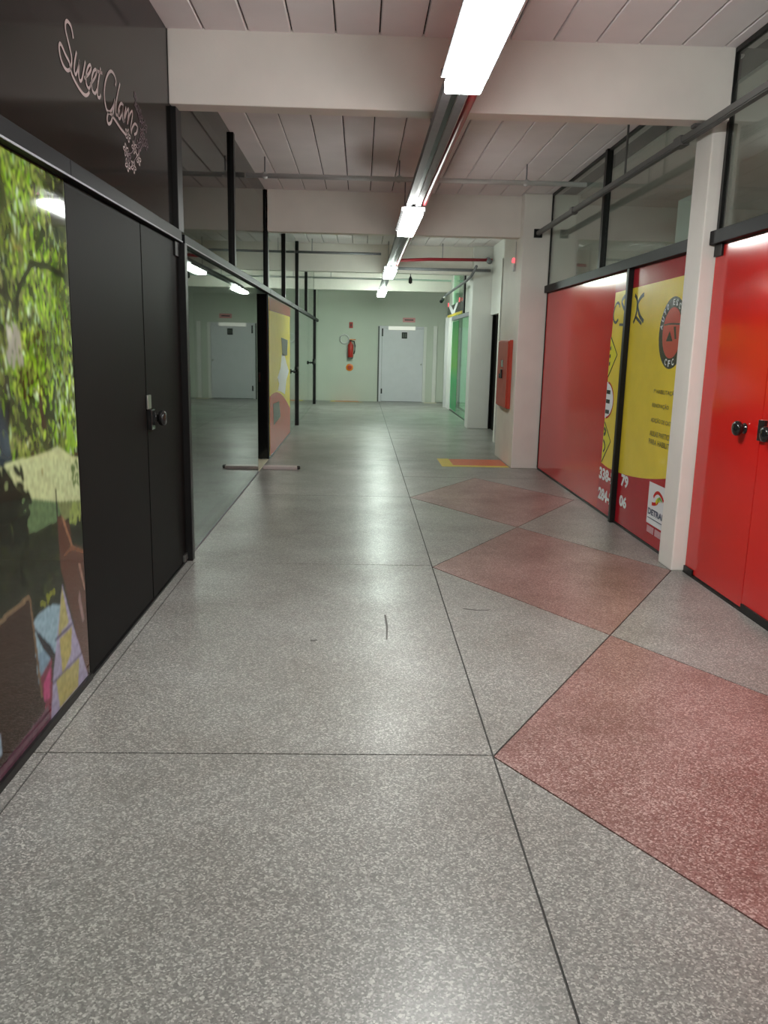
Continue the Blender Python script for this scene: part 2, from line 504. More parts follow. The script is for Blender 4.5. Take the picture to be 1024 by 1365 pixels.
# ------------------------------------------------------------------ LEFT SIDE
# --- garden photograph printed on glass
u = thing('window_1', (XL, 2.4, 0), 'glossy panel printed with a garden photograph beside the dark double door', 'printed panel', kind='structure')
def paint_garden():
    st = 0.006
    Y = np.arange(1.30, 3.478, st); Z = np.arange(0.03, 2.128, st)
    ny, nz = len(Y), len(Z)
    YY, ZZ = np.meshgrid(Y, Z, indexing='ij')
    img = np.zeros((ny, nz, 3)) + np.array(s2l(34, 40, 22))
    def poly(pts, col, jit=0.0):
        pts = np.array(pts)
        ins = np.zeros(YY.shape, bool)
        x0, y0 = pts[-1]
        for x1, y1 in pts:
            c = ((y0 > ZZ) != (y1 > ZZ)) & (YY < (x1 - x0) * (ZZ - y0) / (y1 - y0 + 1e-12) + x0)
            ins ^= c
            x0, y0 = x1, y1
        f = 1 + jit * (rng.random(YY.shape) - 0.5)
        img[ins] = (np.array(s2l(*col)) * f[..., None])[ins]
        return ins
    def leaf(y, z, a, b, th, col, soft=True):
        r = max(a, b) * 1.2
        i0, i1 = int((y - r - Y[0]) / st), int((y + r - Y[0]) / st) + 2
        j0, j1 = int((z - r - Z[0]) / st), int((z + r - Z[0]) / st) + 2
        i0, j0, i1, j1 = max(i0, 0), max(j0, 0), min(i1, ny), min(j1, nz)
        if i1 <= i0 or j1 <= j0: return
        dy, dz = YY[i0:i1, j0:j1] - y, ZZ[i0:i1, j0:j1] - z
        c, s_ = math.cos(th), math.sin(th)
        p, q = (dy * c + dz * s_) / a, (-dy * s_ + dz * c) / b
        d = p * p + q * q
        k = np.clip((1.15 - d) / 0.5, 0, 1)[..., None]
        img[i0:i1, j0:j1] = img[i0:i1, j0:j1] * (1 - k) + np.array(col) * k
    dark = [s2l(28, 36, 18), s2l(40, 48, 24), s2l(52, 62, 30), s2l(36, 34, 22)]
    mid = [s2l(88, 104, 42), s2l(104, 118, 52), s2l(74, 92, 38), s2l(122, 134, 62), s2l(96, 100, 60)]
    lime = [s2l(128, 168, 40), s2l(112, 150, 34), s2l(150, 180, 60), s2l(92, 132, 28)]
    mint = [s2l(150, 178, 128), s2l(128, 158, 104), s2l(168, 186, 150)]
    def hot(y, z):
        v = 0.0
        for cy, cz, r in ((3.15, 1.72, .20), (3.25, 1.58, .22), (3.12, 1.40, .22), (3.38, 1.20, .20), (2.9, 1.40, .16), (3.02, 2.0, .14), (2.2, 1.6, .4), (1.7, 1.8, .3)):
            v = max(v, math.exp(-((y - cy) ** 2 + (z - cz) ** 2) / (r * r)))
        return v
    def shade(y, z):
        v = 0.0
        for cy, cz, r in ((3.40, 2.02, .17), (2.80, 1.66, .10), (3.44, 1.80, .08), (2.74, 1.24, .13), (3.17, 1.23, .09), (2.98, 1.20, .10), (3.2, 1.87, .05)):
            v = max(v, math.exp(-((y - cy) ** 2 + (z - cz) ** 2) / (r * r)))
        return v
    for k in range(17000):
        y, z = rng.uniform(1.3, 3.5), rng.uniform(1.04, 2.15)
        h, s_ = hot(y, z), shade(y, z)
        r = rng.random()
        if r < 0.16 + 0.65 * s_: pal = dark
        elif r < 0.16 + 0.65 * s_ + 0.40 * h: pal = lime
        elif rng.random() < (0.35 if (z < 1.4 and y > 3.2) else 0.10): pal = mint
        else: pal = mid
        col = np.array(pal[rng.integers(len(pal))]) * rng.uniform(0.8, 1.5)
        leaf(y, z, rng.uniform(.005, .011), rng.uniform(.010, .034), rng.normal(0, .5), col)
    # pale sky gaps, trunk and branches
    for k in range(26):
        leaf(rng.uniform(2.84, 2.96), rng.uniform(1.42, 1.53), .012, .028, rng.normal(0, .3), s2l(150, 150, 136))
    for k in range(30):
        leaf(rng.uniform(2.70, 2.80), rng.uniform(1.06, 1.30), .014, .04, rng.normal(0, .3), s2l(44, 56, 62))
    for k in range(16):
        leaf(rng.uniform(2.68, 2.76), rng.uniform(1.64, 1.72), .014, .02, 0, s2l(196, 176, 150))
    poly([(3.101, 1.35), (3.128, 1.215), (3.15, 1.169), (3.106, 1.163), (3.085, 1.239)], (62, 40, 30))
    br = [(2.94, 1.62), (2.967, 1.669), (3.096, 1.768), (3.247, 1.772), (3.442, 1.751)]
    for (a, b), (c, d) in zip(br, br[1:]):
        for t_ in np.linspace(0, 1, 12):
            leaf(a + (c - a) * t_, b + (d - b) * t_, .012, .014, 0, s2l(34, 36, 20))
    # under the trees
    poly([(1.3, 0.03), (3.478, 0.03), (3.478, 1.03), (1.3, 1.07)], (40, 46, 30), .3)
    for k in range(700):
        y, z = rng.uniform(1.3, 3.48), rng.uniform(.35, 1.0)
        leaf(y, z, rng.uniform(.01, .03), rng.uniform(.01, .03), rng.uniform(0, 3), np.array(dark[rng.integers(4)]) * rng.uniform(.6, 1.2))
    poly([(2.70, 1.075), (2.787, 1.083), (2.957, 1.079), (3.12, 1.074), (3.24, 1.086), (3.393, 1.027), (3.478, 1.009), (3.494, .82), (3.206, .868), (2.958, .926), (2.832, .996), (2.70, 1.02)], (186, 196, 146), .04)
    poly([(2.3, 1.05), (2.787, 1.06), (2.82, 1.0), (2.3, .96)], (120, 134, 92), .1)
    poly([(2.86, .945), (2.958, .926), (3.206, .868), (3.3, .85), (3.193, .79), (2.919, .80)], (92, 116, 78), .06)
    poly([(3.206, .868), (3.494, .82), (3.49, .76), (3.25, .78)], (112, 122, 76), .15)
    for k in range(26):
        leaf(rng.uniform(3.34, 3.47), rng.uniform(.74, .82), .012, .02, rng.uniform(0, 3), s2l(134, 150, 78))
    for k in range(16):
        leaf(rng.uniform(3.39, 3.46), rng.uniform(.90, 1.01), .008, .02, rng.normal(0, .6), s2l(96, 116, 66))
    for k in range(14):
        leaf(rng.uniform(3.36, 3.44), rng.uniform(1.05, 1.14), .012, .03, rng.normal(0, .3), s2l(128, 168, 50))
    poly([(3.07, 1.02), (3.085, 1.02), (3.085, .99), (3.07, .99)], (160, 160, 110))
    poly([(3.19, .92), (3.205, .92), (3.207, .775), (3.195, .775)], (34, 38, 34))
    for k in range(120):                      # dark bush at the edge of the lawn
        y = rng.uniform(2.66, 2.92); z = rng.uniform(.80, 1.06)
        if z > 1.10 - abs(y - 2.70) * .9: continue
        leaf(y, z, .014, .03, rng.uniform(-1.2, 1.2), np.array(s2l(30, 36, 26)) * rng.uniform(.7, 1.2))
    for y, z, th in ((2.85, 1.045, .9), (2.89, 1.03, .3), (2.87, .99, 1.2), (2.90, .955, 1.0), (2.94, .935, .5), (2.92, .915, -.3)):
        leaf(y, z, .014, .036, th, s2l(36, 44, 30))
    for k in range(10):
        leaf(rng.uniform(2.98, 3.12), rng.uniform(.50, .535), .014, .012, 0, s2l(128, 134, 46))
    # figure of driftwood, white disc, patchwork kite, wooden board, purple cloth
    poly([(3.20, .81), (3.233, .802), (3.321, .757), (3.352, .642), (3.477, .602), (3.486, .302), (3.476, .031), (3.399, .03), (3.305, .345), (3.20, .60)], (92, 58, 44), .18)
    poly([(3.24, .80), (3.262, .79), (3.36, .64), (3.345, .63)], (150, 112, 84), .1)
    poly([(3.22, .63), (3.34, .66), (3.477, .605), (3.477, .585), (3.33, .635)], (128, 86, 62), .1)
    poly([(3.40, .56), (3.43, .55), (3.477, .42), (3.46, .42)], (150, 120, 104), .1)
    poly([(3.38, .40), (3.40, .45), (3.44, .30), (3.42, .28)], (140, 116, 112), .1)
    wd = [(2.87, .46), (2.94, .482), (3.025, .485), (3.11, .473), (3.176, .447), (3.186, .368), (3.091, .279), (2.911, .20)]
    poly(wd, (150, 182, 196), .03)
    poly([(2.91, .33), (3.06, .33), (3.09, .279), (2.911, .20)], (126, 156, 176), .03)
    poly([(2.899, .453), (2.969, .392), (3.043, .330), (3.09, .268), (3.045, .270), (2.965, .350)], (32, 32, 40))
    poly([(2.921, .235), (3.055, .275), (3.03, .03), (2.92, .04)], (120, 44, 66), .2)
    poly([(2.96, .20), (3.04, .24), (3.01, .12), (2.95, .13)], (186, 72, 122), .2)
    poly([(3.207, .526), (3.292, .34), (3.45, .03), (3.005, .02), (3.054, .188)], (164, 158, 186), .22)
    poly([(3.204, .515), (3.255, .344), (3.134, .333), (3.176, .451)], (176, 170, 108), .06)
    poly([(3.143, .316), (3.288, .318), (3.258, .205), (3.153, .156)], (180, 170, 96), .06)
    poly([(3.083, .16), (3.352, .152), (3.32, .032), (3.107, .03)], (176, 168, 98), .06)
    for a, b in (((3.10, .325), (3.31, .33)), ((3.05, .165), (3.38, .16))):
        for t_ in np.linspace(0, 1, 24):
            leaf(a[0] + (b[0] - a[0]) * t_, a[1] + (b[1] - a[1]) * t_, .007, .006, 0, s2l(84, 78, 100))
    poly([(2.0, .60), (2.634, .575), (2.881, .579), (2.911, .224), (2.958, .126), (2.93, .03), (2.0, .03)], (58, 40, 28), .22)
    poly([(2.0, .60), (2.634, .575), (2.881, .585), (2.898, .566), (2.632, .556), (2.0, .575)], (128, 108, 82), .1)
    poly([(2.875, .58), (2.895, .57), (2.945, .15), (2.925, .15)], (112, 92, 68), .1)
    poly([(2.0, .03), (2.0, .08), (2.551, .075), (2.75, .085), (2.985, .10), (3.005, .02)], (104, 70, 84), .45)
    poly([(2.4, .20), (2.572, .19), (2.575, .11), (2.4, .10)], (150, 170, 190), .05)
    def blur(a):
        p = np.pad(a, ((1, 1), (1, 1), (0, 0)), mode='edge')
        return (p[:-2, 1:-1] + p[2:, 1:-1] + p[1:-1, :-2] + p[1:-1, 2:] + 2 * p[1:-1, 1:-1]) / 6
    # clumps of light and dark leaves
    low = np.zeros((ny, nz))
    for k in range(260):
        y, z, r = rng.uniform(1.3, 3.5), rng.uniform(1.04, 2.15), rng.uniform(.025, .08)
        low += rng.normal(0, .55) * np.exp(-((YY - y) ** 2 * 1.8 + (ZZ - z) ** 2 * .7) / r ** 2)
    keep = np.clip((ZZ - 1.06) / .06, 0, 1)
    img *= np.exp(np.clip(low, -1.3, .7) * keep)[..., None]
    fine = np.repeat(np.repeat(rng.random((ny // 3 + 1, nz // 3 + 1)), 3, 0), 3, 1)[:ny, :nz]
    img *= (1 + (fine - .5) * .35 * (1 - keep))[..., None]
    img = blur(blur(img))
    img = np.clip(img * np.where(ZZ < .75, .66, .74)[..., None], 0, 1)
    # mesh grid with one colour per vertex
    co = np.stack([np.zeros(YY.shape), YY - 2.4, ZZ], -1).reshape(-1, 3)
    idx = np.arange(ny * nz).reshape(ny, nz)
    q = np.stack([idx[:-1, :-1], idx[:-1, 1:], idx[1:, 1:], idx[1:, :-1]], -1).reshape(-1, 4)
    q = q[:, ::-1]
    me = bpy.data.meshes.new('garden_print')
    me.vertices.add(len(co)); me.vertices.foreach_set('co', co.ravel())
    me.loops.add(q.size); me.loops.foreach_set('vertex_index', q.ravel().astype(np.int32))
    me.polygons.add(len(q)); me.polygons.foreach_set('loop_start', np.arange(0, q.size, 4, dtype=np.int32))
    me.update(calc_edges=True)
    at = me.attributes.new('print', 'FLOAT_COLOR', 'POINT')
    at.data.foreach_set('color', np.concatenate([img.reshape(-1, 3), np.ones((len(co), 1))], 1).ravel().astype(np.float32))
    return me
mp = pmat('garden_print', (0.2, 0.3, 0.1), 0.05, spec=0.3)
an = mp.node_tree.nodes.new('ShaderNodeAttribute'); an.attribute_name = 'print'
mp.node_tree.links.new(an.outputs['Color'], mp.node_tree.nodes['Principled BSDF'].inputs['Base Color'])
gm = paint_garden(); gm.materials.append(mp)
pane = box('pane', XL - 0.012, XL - 0.001, 1.30, 3.48, 0.025, 2.13, M['black_alu'], u)
o = link('garden_print', gm, (XL, 2.4, 0), pane)
tag(o, 'print of willow trees, a pale lawn, a wooden board and a patchwork kite')
box('bottom_channel', XL - 0.025, XL + 0.012, 1.30, 3.48, 0, 0.03, M['black_alu'], u)
box('top_rail', XL - 0.03, XL + 0.03, 1.30, 3.48, RAILL, RAILL + 0.075, M['rail_alu'], u, 0.003)
box('bead', XL + 0.0305, XL + 0.036, 1.30, 3.48, RAILL + 0.002, RAILL + 0.010, M['grey_metal'], u)

# --- wall behind the camera on both sides
t = thing('wall_left', (XL, -2, 0), 'dark panelled shop wall next to the garden photograph', 'wall', kind='structure')
box('wall_panel', XL - 0.1, XL, YB, 1.29, 0, ZC, M['dark_film'], t)

# --- fascia with the shop name
u = thing('shop_sign', (XL, 3.4, RAILL + 0.08), 'dark fascia with the pink script words Sweet Glam', 'sign')
pan = box('fascia_panel', XL - 0.02, XL - 0.001, 1.30, 5.44, RAILL + 0.078, ZC - 0.002, M['fascia'], u)
ST = {
'S': [(3.679, 2.71), (3.672, 2.731), (3.653, 2.75), (3.617, 2.753), (3.593, 2.736), (3.592, 2.711), (3.611, 2.685), (3.631, 2.659), (3.646, 2.631), (3.641, 2.601), (3.618, 2.575), (3.58, 2.561), (3.539, 2.569), (3.512, 2.593), (3.506, 2.622), (3.52, 2.638), (3.542, 2.634), (3.574, 2.617), (3.615, 2.602), (3.626, 2.582), (3.641, 2.563), (3.68, 2.546), (3.732, 2.532), (3.787, 2.527), (3.829, 2.539), (3.858, 2.56)],
'w': [(3.712, 2.671), (3.686, 2.629), (3.672, 2.592), (3.685, 2.576), (3.717, 2.605), (3.745, 2.648), (3.735, 2.62), (3.725, 2.588), (3.737, 2.568), (3.763, 2.58), (3.794, 2.624), (3.822, 2.67)],
'e': [(3.797, 2.595), (3.851, 2.626), (3.893, 2.659), (3.889, 2.676), (3.856, 2.658), (3.825, 2.619), (3.82, 2.582), (3.851, 2.571), (3.88, 2.594)],
'e2': [(3.871, 2.592), (3.928, 2.629), (3.969, 2.667), (3.962, 2.68), (3.924, 2.659), (3.896, 2.615), (3.898, 2.579), (3.937, 2.575), (3.967, 2.599)],
't': [(4.034, 2.708), (4.002, 2.656), (3.977, 2.607), (3.972, 2.574), (3.999, 2.574), (4.02, 2.593)],
'tc': [(3.983, 2.68), (4.02, 2.687), (4.057, 2.694)],
'G': [(4.258, 2.699), (4.272, 2.725), (4.244, 2.745), (4.194, 2.744), (4.141, 2.714), (4.095, 2.663), (4.075, 2.614), (4.082, 2.572), (4.107, 2.549), (4.156, 2.557), (4.212, 2.597), (4.242, 2.633), (4.222, 2.594), (4.195, 2.553), (4.159, 2.511), (4.118, 2.495), (4.101, 2.512), (4.125, 2.543), (4.175, 2.548), (4.244, 2.537), (4.326, 2.523), (4.412, 2.515)],
'l': [(4.34, 2.734), (4.295, 2.676), (4.255, 2.614), (4.249, 2.573), (4.28, 2.575), (4.317, 2.608)],
'a': [(4.376, 2.647), (4.343, 2.644), (4.3, 2.609), (4.286, 2.571), (4.311, 2.566), (4.354, 2.6), (4.388, 2.65), (4.362, 2.597), (4.371, 2.57), (4.404, 2.584)],
'm': [(4.432, 2.65), (4.399, 2.606), (4.38, 2.569), (4.427, 2.619), (4.473, 2.655), (4.475, 2.638), (4.443, 2.576), (4.492, 2.63), (4.544, 2.662), (4.545, 2.638), (4.508, 2.58), (4.508, 2.544)],
'sw': [(4.508, 2.544), (4.536, 2.581), (4.589, 2.612), (4.637, 2.609), (4.62, 2.577), (4.568, 2.555)]}
for k_, word in enumerate((('S', 'w', 'e', 'e2', 't', 'tc'), ('G', 'l', 'a', 'm', 'sw'))):
    bm = bmesh.new()
    for k in word:
        ribbon(bm, smooth_line(ST[k], 5), 0.0145 if k in 'SG' else 0.0135, XL + 0.0008 + 0.0002 * k_)
    add('lettering', bm, M['vinyl'], pan)
FLW = [(4.447, 2.523), (4.622, 2.756), (4.627, 2.708), (4.687, 2.693), (4.709, 2.674), (4.796, 2.651), (4.736, 2.598), (4.81, 2.564), (4.648, 2.515), (4.559, 2.488), (4.401, 2.441), (4.443, 2.42), (4.639, 2.45), (4.532, 2.39), (4.425, 2.377), (4.717, 2.556)]
for i, (fy, fz) in enumerate(FLW):
    bm = bmesh.new()
    R = 0.028 if i not in (1, 2) else 0.016
    L = [Vector((fy + R * (1 + .38 * math.cos(5 * a + i)) * 1.25 * math.cos(a), fz + R * (1 + .38 * math.cos(5 * a + i)) * .8 * math.sin(a))) for a in np.linspace(0, 2 * math.pi, 41)]
    ribbon(bm, L, 0.008, XL + 0.0008)
    L = [Vector((fy + .009 * math.cos(a), fz + .007 * math.sin(a))) for a in np.linspace(0, 2 * math.pi, 9)]
    ribbon(bm, L, 0.006, XL + 0.0008)
    add('flower_motif', bm, M['vinyl'] if i in (0, 9, 10, 12, 13, 14) else M['vinyl_dim'], pan)
bm = bmesh.new()
for ln in ([(4.622, 2.77), (4.66, 2.69), (4.74, 2.63), (4.75, 2.56), (4.66, 2.49), (4.56, 2.43), (4.47, 2.37)], [(4.62, 2.60), (4.58, 2.53), (4.52, 2.46), (4.43, 2.43)]):
    ribbon(bm, smooth_line(ln, 5), 0.006, XL + 0.0006)
add('stem_motif', bm, M['vinyl_dim'], pan)

# --- door hardware
# --- dark double door
u = thing('door_1', (XL, 4.5, 0), 'dark film covered double door under the script sign', 'door', kind='structure')
lf = box('door_leaf', XL - 0.012, XL, 3.482, 4.612, 0.02, RAILL - 0.004, M['dark_film'], u)
lg = box('door_leaf', XL - 0.010, XL + 0.002, 4.622, 5.53, 0.02, RAILL - 0.004, M['dark_film'], u)
lk = box('lock_case', XL + 0.002, XL + 0.026, 4.625, 4.70, 1.01, 1.125, M['knob'], lg, 0.004)
tag(box('key_plate', XL + 0.002, XL + 0.014, 4.60, 4.675, 1.128, 1.205, M['chrome'], lg, 0.003), 'small pale steel lock plate')
lathe('knob', (XL + 0.002, 4.775, 1.065), (1, 0, 0), [(0, .032), (.007, .033), (.010, .022), (.026, .021), (.03, .038), (.04, .044), (.058, .044), (.066, .036), (.068, .001)], M['knob'], lg)
box('pivot_hinge', XL - 0.004, XL + 0.014, 5.40, 5.525, 2.04, RAILL - 0.002, M['black_alu'], lg)
box('pivot_hinge', XL - 0.004, XL + 0.014, 5.42, 5.525, 0.02, 0.065, M['chrome'], lg)
box('top_rail', XL - 0.03, XL + 0.03, 3.482, 5.53, RAILL, RAILL + 0.075, M['rail_alu'], u, 0.003)
box('bead', XL + 0.0305, XL + 0.036, 3.482, 5.53, RAILL + 0.002, RAILL + 0.010, M['grey_metal'], u)
box('sill', XL - 0.025, XL + 0.008, 3.482, 5.53, 0, 0.012, M['black_alu'], u)
box('post', XL - 0.03, XL + 0.045, 5.535, 5.61, 0, RAILL, M['black_alu'], u, 0.003)

# --- glazing runs on the left
def glazing(name, lb, y0, y1, zb, zt, gl, parent_post=(), chan=0.012, rail=None, px=XL):
    u = thing(name, (px, (y0 + y1) / 2, zb), lb, 'window', kind='structure')
    box('pane', px - 0.010, px, y0, y1, zb + chan, zt, gl, u)
    if chan:
        box('bottom_channel', px - 0.016, px + 0.006, y0, y1, zb, zb + chan, M['grey_metal'] if zb == 0 else M['black_alu'], u)
    if rail:
        box('top_rail', px - 0.03, px + 0.03, y0, y1, rail[0], rail[1], M['rail_alu'], u, 0.003)
    for a, b in parent_post:
        box('post', px - 0.03, px + 0.030, a, b, zb, zt, M['black_alu'], u, 0.003)
    return u

g2 = glazing('window_2', 'wide clear glass pane reflecting the corridor, between the dark double door and the open black door', 5.62, 9.60, 0, RAILL, M['glass_dark'], (), 0.012, (RAILL, RAILL + 0.065))
box('clip', XL, XL + 0.012, 5.63, 5.665, RAILL - 0.09, RAILL - 0.004, M['chrome'], g2)
box('bead', XL + 0.0305, XL + 0.035, 5.62, 9.60, RAILL + 0.002, RAILL + 0.010, M['grey_metal'], g2)

zt0 = RAILL + 0.07
ups = [('window_3', 'dark upper pane beside the Sweet Glam fascia', 5.60, 7.80, [(5.45, 5.60)]),
       ('window_4', 'dark upper pane ending at the open black door', 7.88, 10.50, [(7.80, 7.88)]),
       ('window_5', 'upper pane over the yellow and red poster', 10.62, 12.84, [(10.50, 10.62)]),
       ('window_6', 'upper pane over the clear glass door beside the poster', 12.92, 15.46, [(12.84, 12.92)]),
       ('window_7', 'upper pane over the tall black post, beyond the grey beam', 15.56, 18.00, [(15.46, 15.56)]),
       ('window_8', 'upper pane closest to the pale green end wall', 18.10, 21.30, [(18.0, 18.1), (21.3, 21.42)])]
for nm, lb, a, b, posts in ups:
    glazing(nm, lb, a, b, zt0, ZC - 0.002, M['glass_dark'] if a < 10 else M['glass'], posts, 0.0, None)

# --- doorway with a glossy black door swung into the shop
u = thing('door_7', (XL, 10.2, 0), 'glossy black door swung open into the shop beside the yellow poster', 'door', kind='structure')
lf = box('door_leaf', -2.15, -1.215, 10.72, 10.76, 0.015, RAILL - 0.004, M['black_gloss'], u, 0.003)
box('lock_case', -1.345, -1.305, 10.69, 10.72, 1.02, 1.14, M['knob'], lf, 0.004)
box('top_rail', XL - 0.03, XL + 0.03, 9.605, 10.775, RAILL, RAILL + 0.065, M['rail_alu'], u, 0.003)
box('light_patch', -1.36, XL - 0.005, 9.61, 10.715, 0, 0.008, M['painted_light'], u)  # cream tile painted in for floor lit from inside the shop
box('hinge_post', XL - 0.03, XL - 0.002, 10.762, 10.80, 0, RAILL, M['black_alu'], u)
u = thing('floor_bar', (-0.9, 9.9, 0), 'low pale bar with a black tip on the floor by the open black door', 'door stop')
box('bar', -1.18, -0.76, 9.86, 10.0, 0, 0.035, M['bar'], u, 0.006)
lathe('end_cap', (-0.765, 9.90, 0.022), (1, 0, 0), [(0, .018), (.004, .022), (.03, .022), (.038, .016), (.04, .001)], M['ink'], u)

# --- poster bay, glass doors further down on the left
u = glazing('window_9', 'glass pane covered by a yellow and red poster beside the open black door', 10.81, 14.02, 0, RAILL, M['glass'], (), 0.012, (RAILL, RAILL + 0.065))
po = prism_x('poster', [(10.83, .03), (13.95, .03), (13.95, 2.10), (10.83, 2.10)], XL + 0.001, XL + 0.003, M['yellow'], u)
prism_x('red_band', [(10.83, 2.10), (13.95, 2.10), (13.95, 1.955), (10.83, 1.93)], XL + 0.003, XL + 0.005, M['red'], po)
arc = [(10.83, .03), (13.95, .03), (13.95, .44)] + [(13.95 - 3.12 * t_, .44 + .40 * math.sin(t_ * 1.9)) for t_ in np.linspace(0.05, 1, 12)]
prism_x('red_swoosh', arc, XL + 0.003, XL + 0.005, M['badge_red'], po)
prism_x('grey_block', [(12.45, 1.60), (13.5, 1.57), (13.4, 1.33), (12.6, 1.33)], XL + 0.003, XL + 0.005, M['ink_grey'], po)
prism_x('white_figure', [(12.5, 1.345), (12.9, 1.36), (13.3, 1.2), (13.72, 1.07), (13.25, .94), (13.0, .73), (12.4, .80), (11.95, .84), (12.1, .93), (11.88, 1.03), (12.3, 1.15)], XL + 0.003, XL + 0.005, M['white_print'], po)
prism_x('grey_figure', [(11.24, .70), (12.06, .68), (12.25, .44), (11.31, .40)], XL + 0.005, XL + 0.007, M['ink_grey'], po)

def knob_pair(u, y, z=1.07):
    lathe('knob', (XL, y, z), (1, 0, 0), [(0, .03), (.008, .03), (.014, .018), (.04, .018), (.045, .04), (.07, .045), (.085, .03), (.086, .001)], M['knob'], u, 14)
u = thing('door_2', (XL, 14.75, 0), 'clear glass door with a black knob beside the yellow poster', 'door', kind='structure')
lf = box('door_leaf', XL - 0.010, XL, 14.04, 15.46, 0.012, RAILL - 0.004, M['glass'], u)
knob_pair(lf, 14.85, 1.03)
box('lock_case', XL, XL + 0.03, 15.32, 15.44, .98, 1.10, M['knob'], lf)
box('top_rail', XL - 0.03, XL + 0.03, 14.04, 15.46, RAILL, RAILL + 0.065, M['rail_alu'], u, 0.003)
box('post', XL - 0.03, XL + 0.035, 15.47, 15.57, 0, RAILL + 0.065, M['black_alu'], u, 0.003)
u = thing('door_3', (XL, 18, 0), 'pair of clear glass door leaves between the two tall black posts', 'door', kind='structure')
lf = box('door_leaf', XL - 0.010, XL, 15.60, 18.9, 0.012, RAILL - 0.004, M['glass'], u)
lf2 = box('door_leaf', XL - 0.010, XL, 18.92, 21.26, 0.012, RAILL - 0.004, M['glass'], u)
knob_pair(lf2, 19.7, 1.09)
box('lock_case', XL, XL + 0.03, 21.0, 21.2, 1.04, 1.15, M['knob'], lf2)
box('top_rail', XL - 0.03, XL + 0.03, 15.57, 21.28, RAILL, RAILL + 0.065, M['rail_alu'], u, 0.003)
box('post', XL - 0.03, XL + 0.035, 21.28, 21.45, 0, RAILL + 0.065, M['black_alu'], u, 0.003)
u = glazing('window_10', 'narrow glass strip between the last black post and the end wall', 21.46, 22.78, 0, RAILL, M['glass'], (), 0.012, (RAILL, RAILL + 0.065))
t = thing('wall_left_corner', (XL, 22.1, RAILL), 'pale green wall piece over the narrow glass strip', 'wall', kind='structure')
box('wall_panel', XL - 0.1, XL - 0.001, 21.43, 22.79, RAILL + 0.067, ZC, M['greenwall'], t)

# ------------------------------------------------------------------ RIGHT SIDE
t = thing('wall_right', (XR, -2, 0), 'red and white panelled shop wall next to the red double door', 'wall', kind='structure')
box('wall_panel', XR, XR + 0.1, YB, 1.30, 0, ZC, M['white_paint'], t)
box('wall_panel', XR, XR + 0.012, 1.31, 3.70, 0.02, RAILR, M['red'], t)

u = thing('door_4', (XR, 4.55, 0), 'bright red double door with black knobs beside the slim white pillar', 'door', kind='structure')
la = box('door_leaf', XR, XR + 0.012, 4.575, 5.425, 0.02, RAILR - 0.006, M['red'], u)
lb_ = box('door_leaf', XR, XR + 0.012, 3.715, 4.567, 0.02, RAILR - 0.006, M['red'], u)
KP = [(0, .032), (.007, .033), (.010, .022), (.026, .021), (.03, .038), (.04, .045), (.056, .045), (.066, .037), (.07, .02), (.071, .001)]
lathe('knob', (XR, 4.765, 1.07), (-1, 0, 0), KP, M['knob'], la)
box('lock_case', XR - 0.024, XR, 4.50, 4.565, 1.02, 1.14, M['knob'], lb_, 0.004)
lathe('knob', (XR, 4.42, 1.07), (-1, 0, 0), KP, M['knob'], lb_)
box('pivot_hinge', XR - 0.012, XR + 0.014, 5.28, 5.424, 0.012, 0.05, M['black_alu'], la)
box('pivot_hinge', XR - 0.014, XR + 0.014, 5.31, 5.425, 2.115, RAILR - 0.002, M['black_alu'], la)
box('pivot_hinge', XR - 0.012, XR + 0.014, 3.74, 4.555, 0.012, 0.05, M['black_alu'], lb_)
box('sill', XR - 0.012, XR + 0.02, 1.31, 5.43, 0, 0.011, M['black_alu'], u)
box('top_rail', XR - 0.045, XR + 0.03, 1.31, 5.44, RAILR, RAILR + 0.085, M['rail_alu'], u, 0.003)
u = thing('window_11', (XR, 3.5, RAILR + 0.09), 'clear upper pane over the bright red double door', 'window', kind='structure')
box('pane', XR, XR + 0.010, 1.31, 5.385, RAILR + 0.086, ZC - 0.03, M['glass'], u)
box('post', XR - 0.012, XR + 0.02, 5.39, 5.425, RAILR + 0.086, ZC - 0.002, M['black_alu'], u)
box('head_bead', XR - 0.012, XR + 0.02, 1.31, 5.385, ZC - 0.03, ZC - 0.002, M['black_alu'], u)

# slim pillar
tag(box('pillar', 2.20, 2.36, 5.445, 5.70, 0, 2.93, M['cream'], None, 0.01), 'slim white pillar between the red double door and the yellow print', 'pillar', kind='structure')

# red and yellow shop window
u = thing('window_12', (XR, 7.9, 0), 'red glass panels with a yellow driving school print behind the slim pillar', 'window', kind='structure')
pa = box('pane', XR, XR + 0.010, 7.105, 10.27, 0.02, RAILR - 0.004, M['red'], u)
pb = box('pane', XR, XR + 0.010, 5.71, 7.035, 0.02, RAILR - 0.004, M['crimson'], u)
box('mullion', XR - 0.042, XR + 0.02, 7.045, 7.10, 0, RAILR, M['black_alu'], u, 0.003)
box('top_rail', XR - 0.045, XR + 0.03, 5.705, 10.28, RAILR, RAILR + 0.085, M['rail_alu'], u, 0.003)
box('bottom_channel', XR - 0.006, XR + 0.016, 5.705, 10.28, 0, 0.018, M['black_alu'], u)
box('bead', XR - 0.008, XR + 0.016, 10.272, 10.29, 0.02, RAILR, M['black_alu'], u)
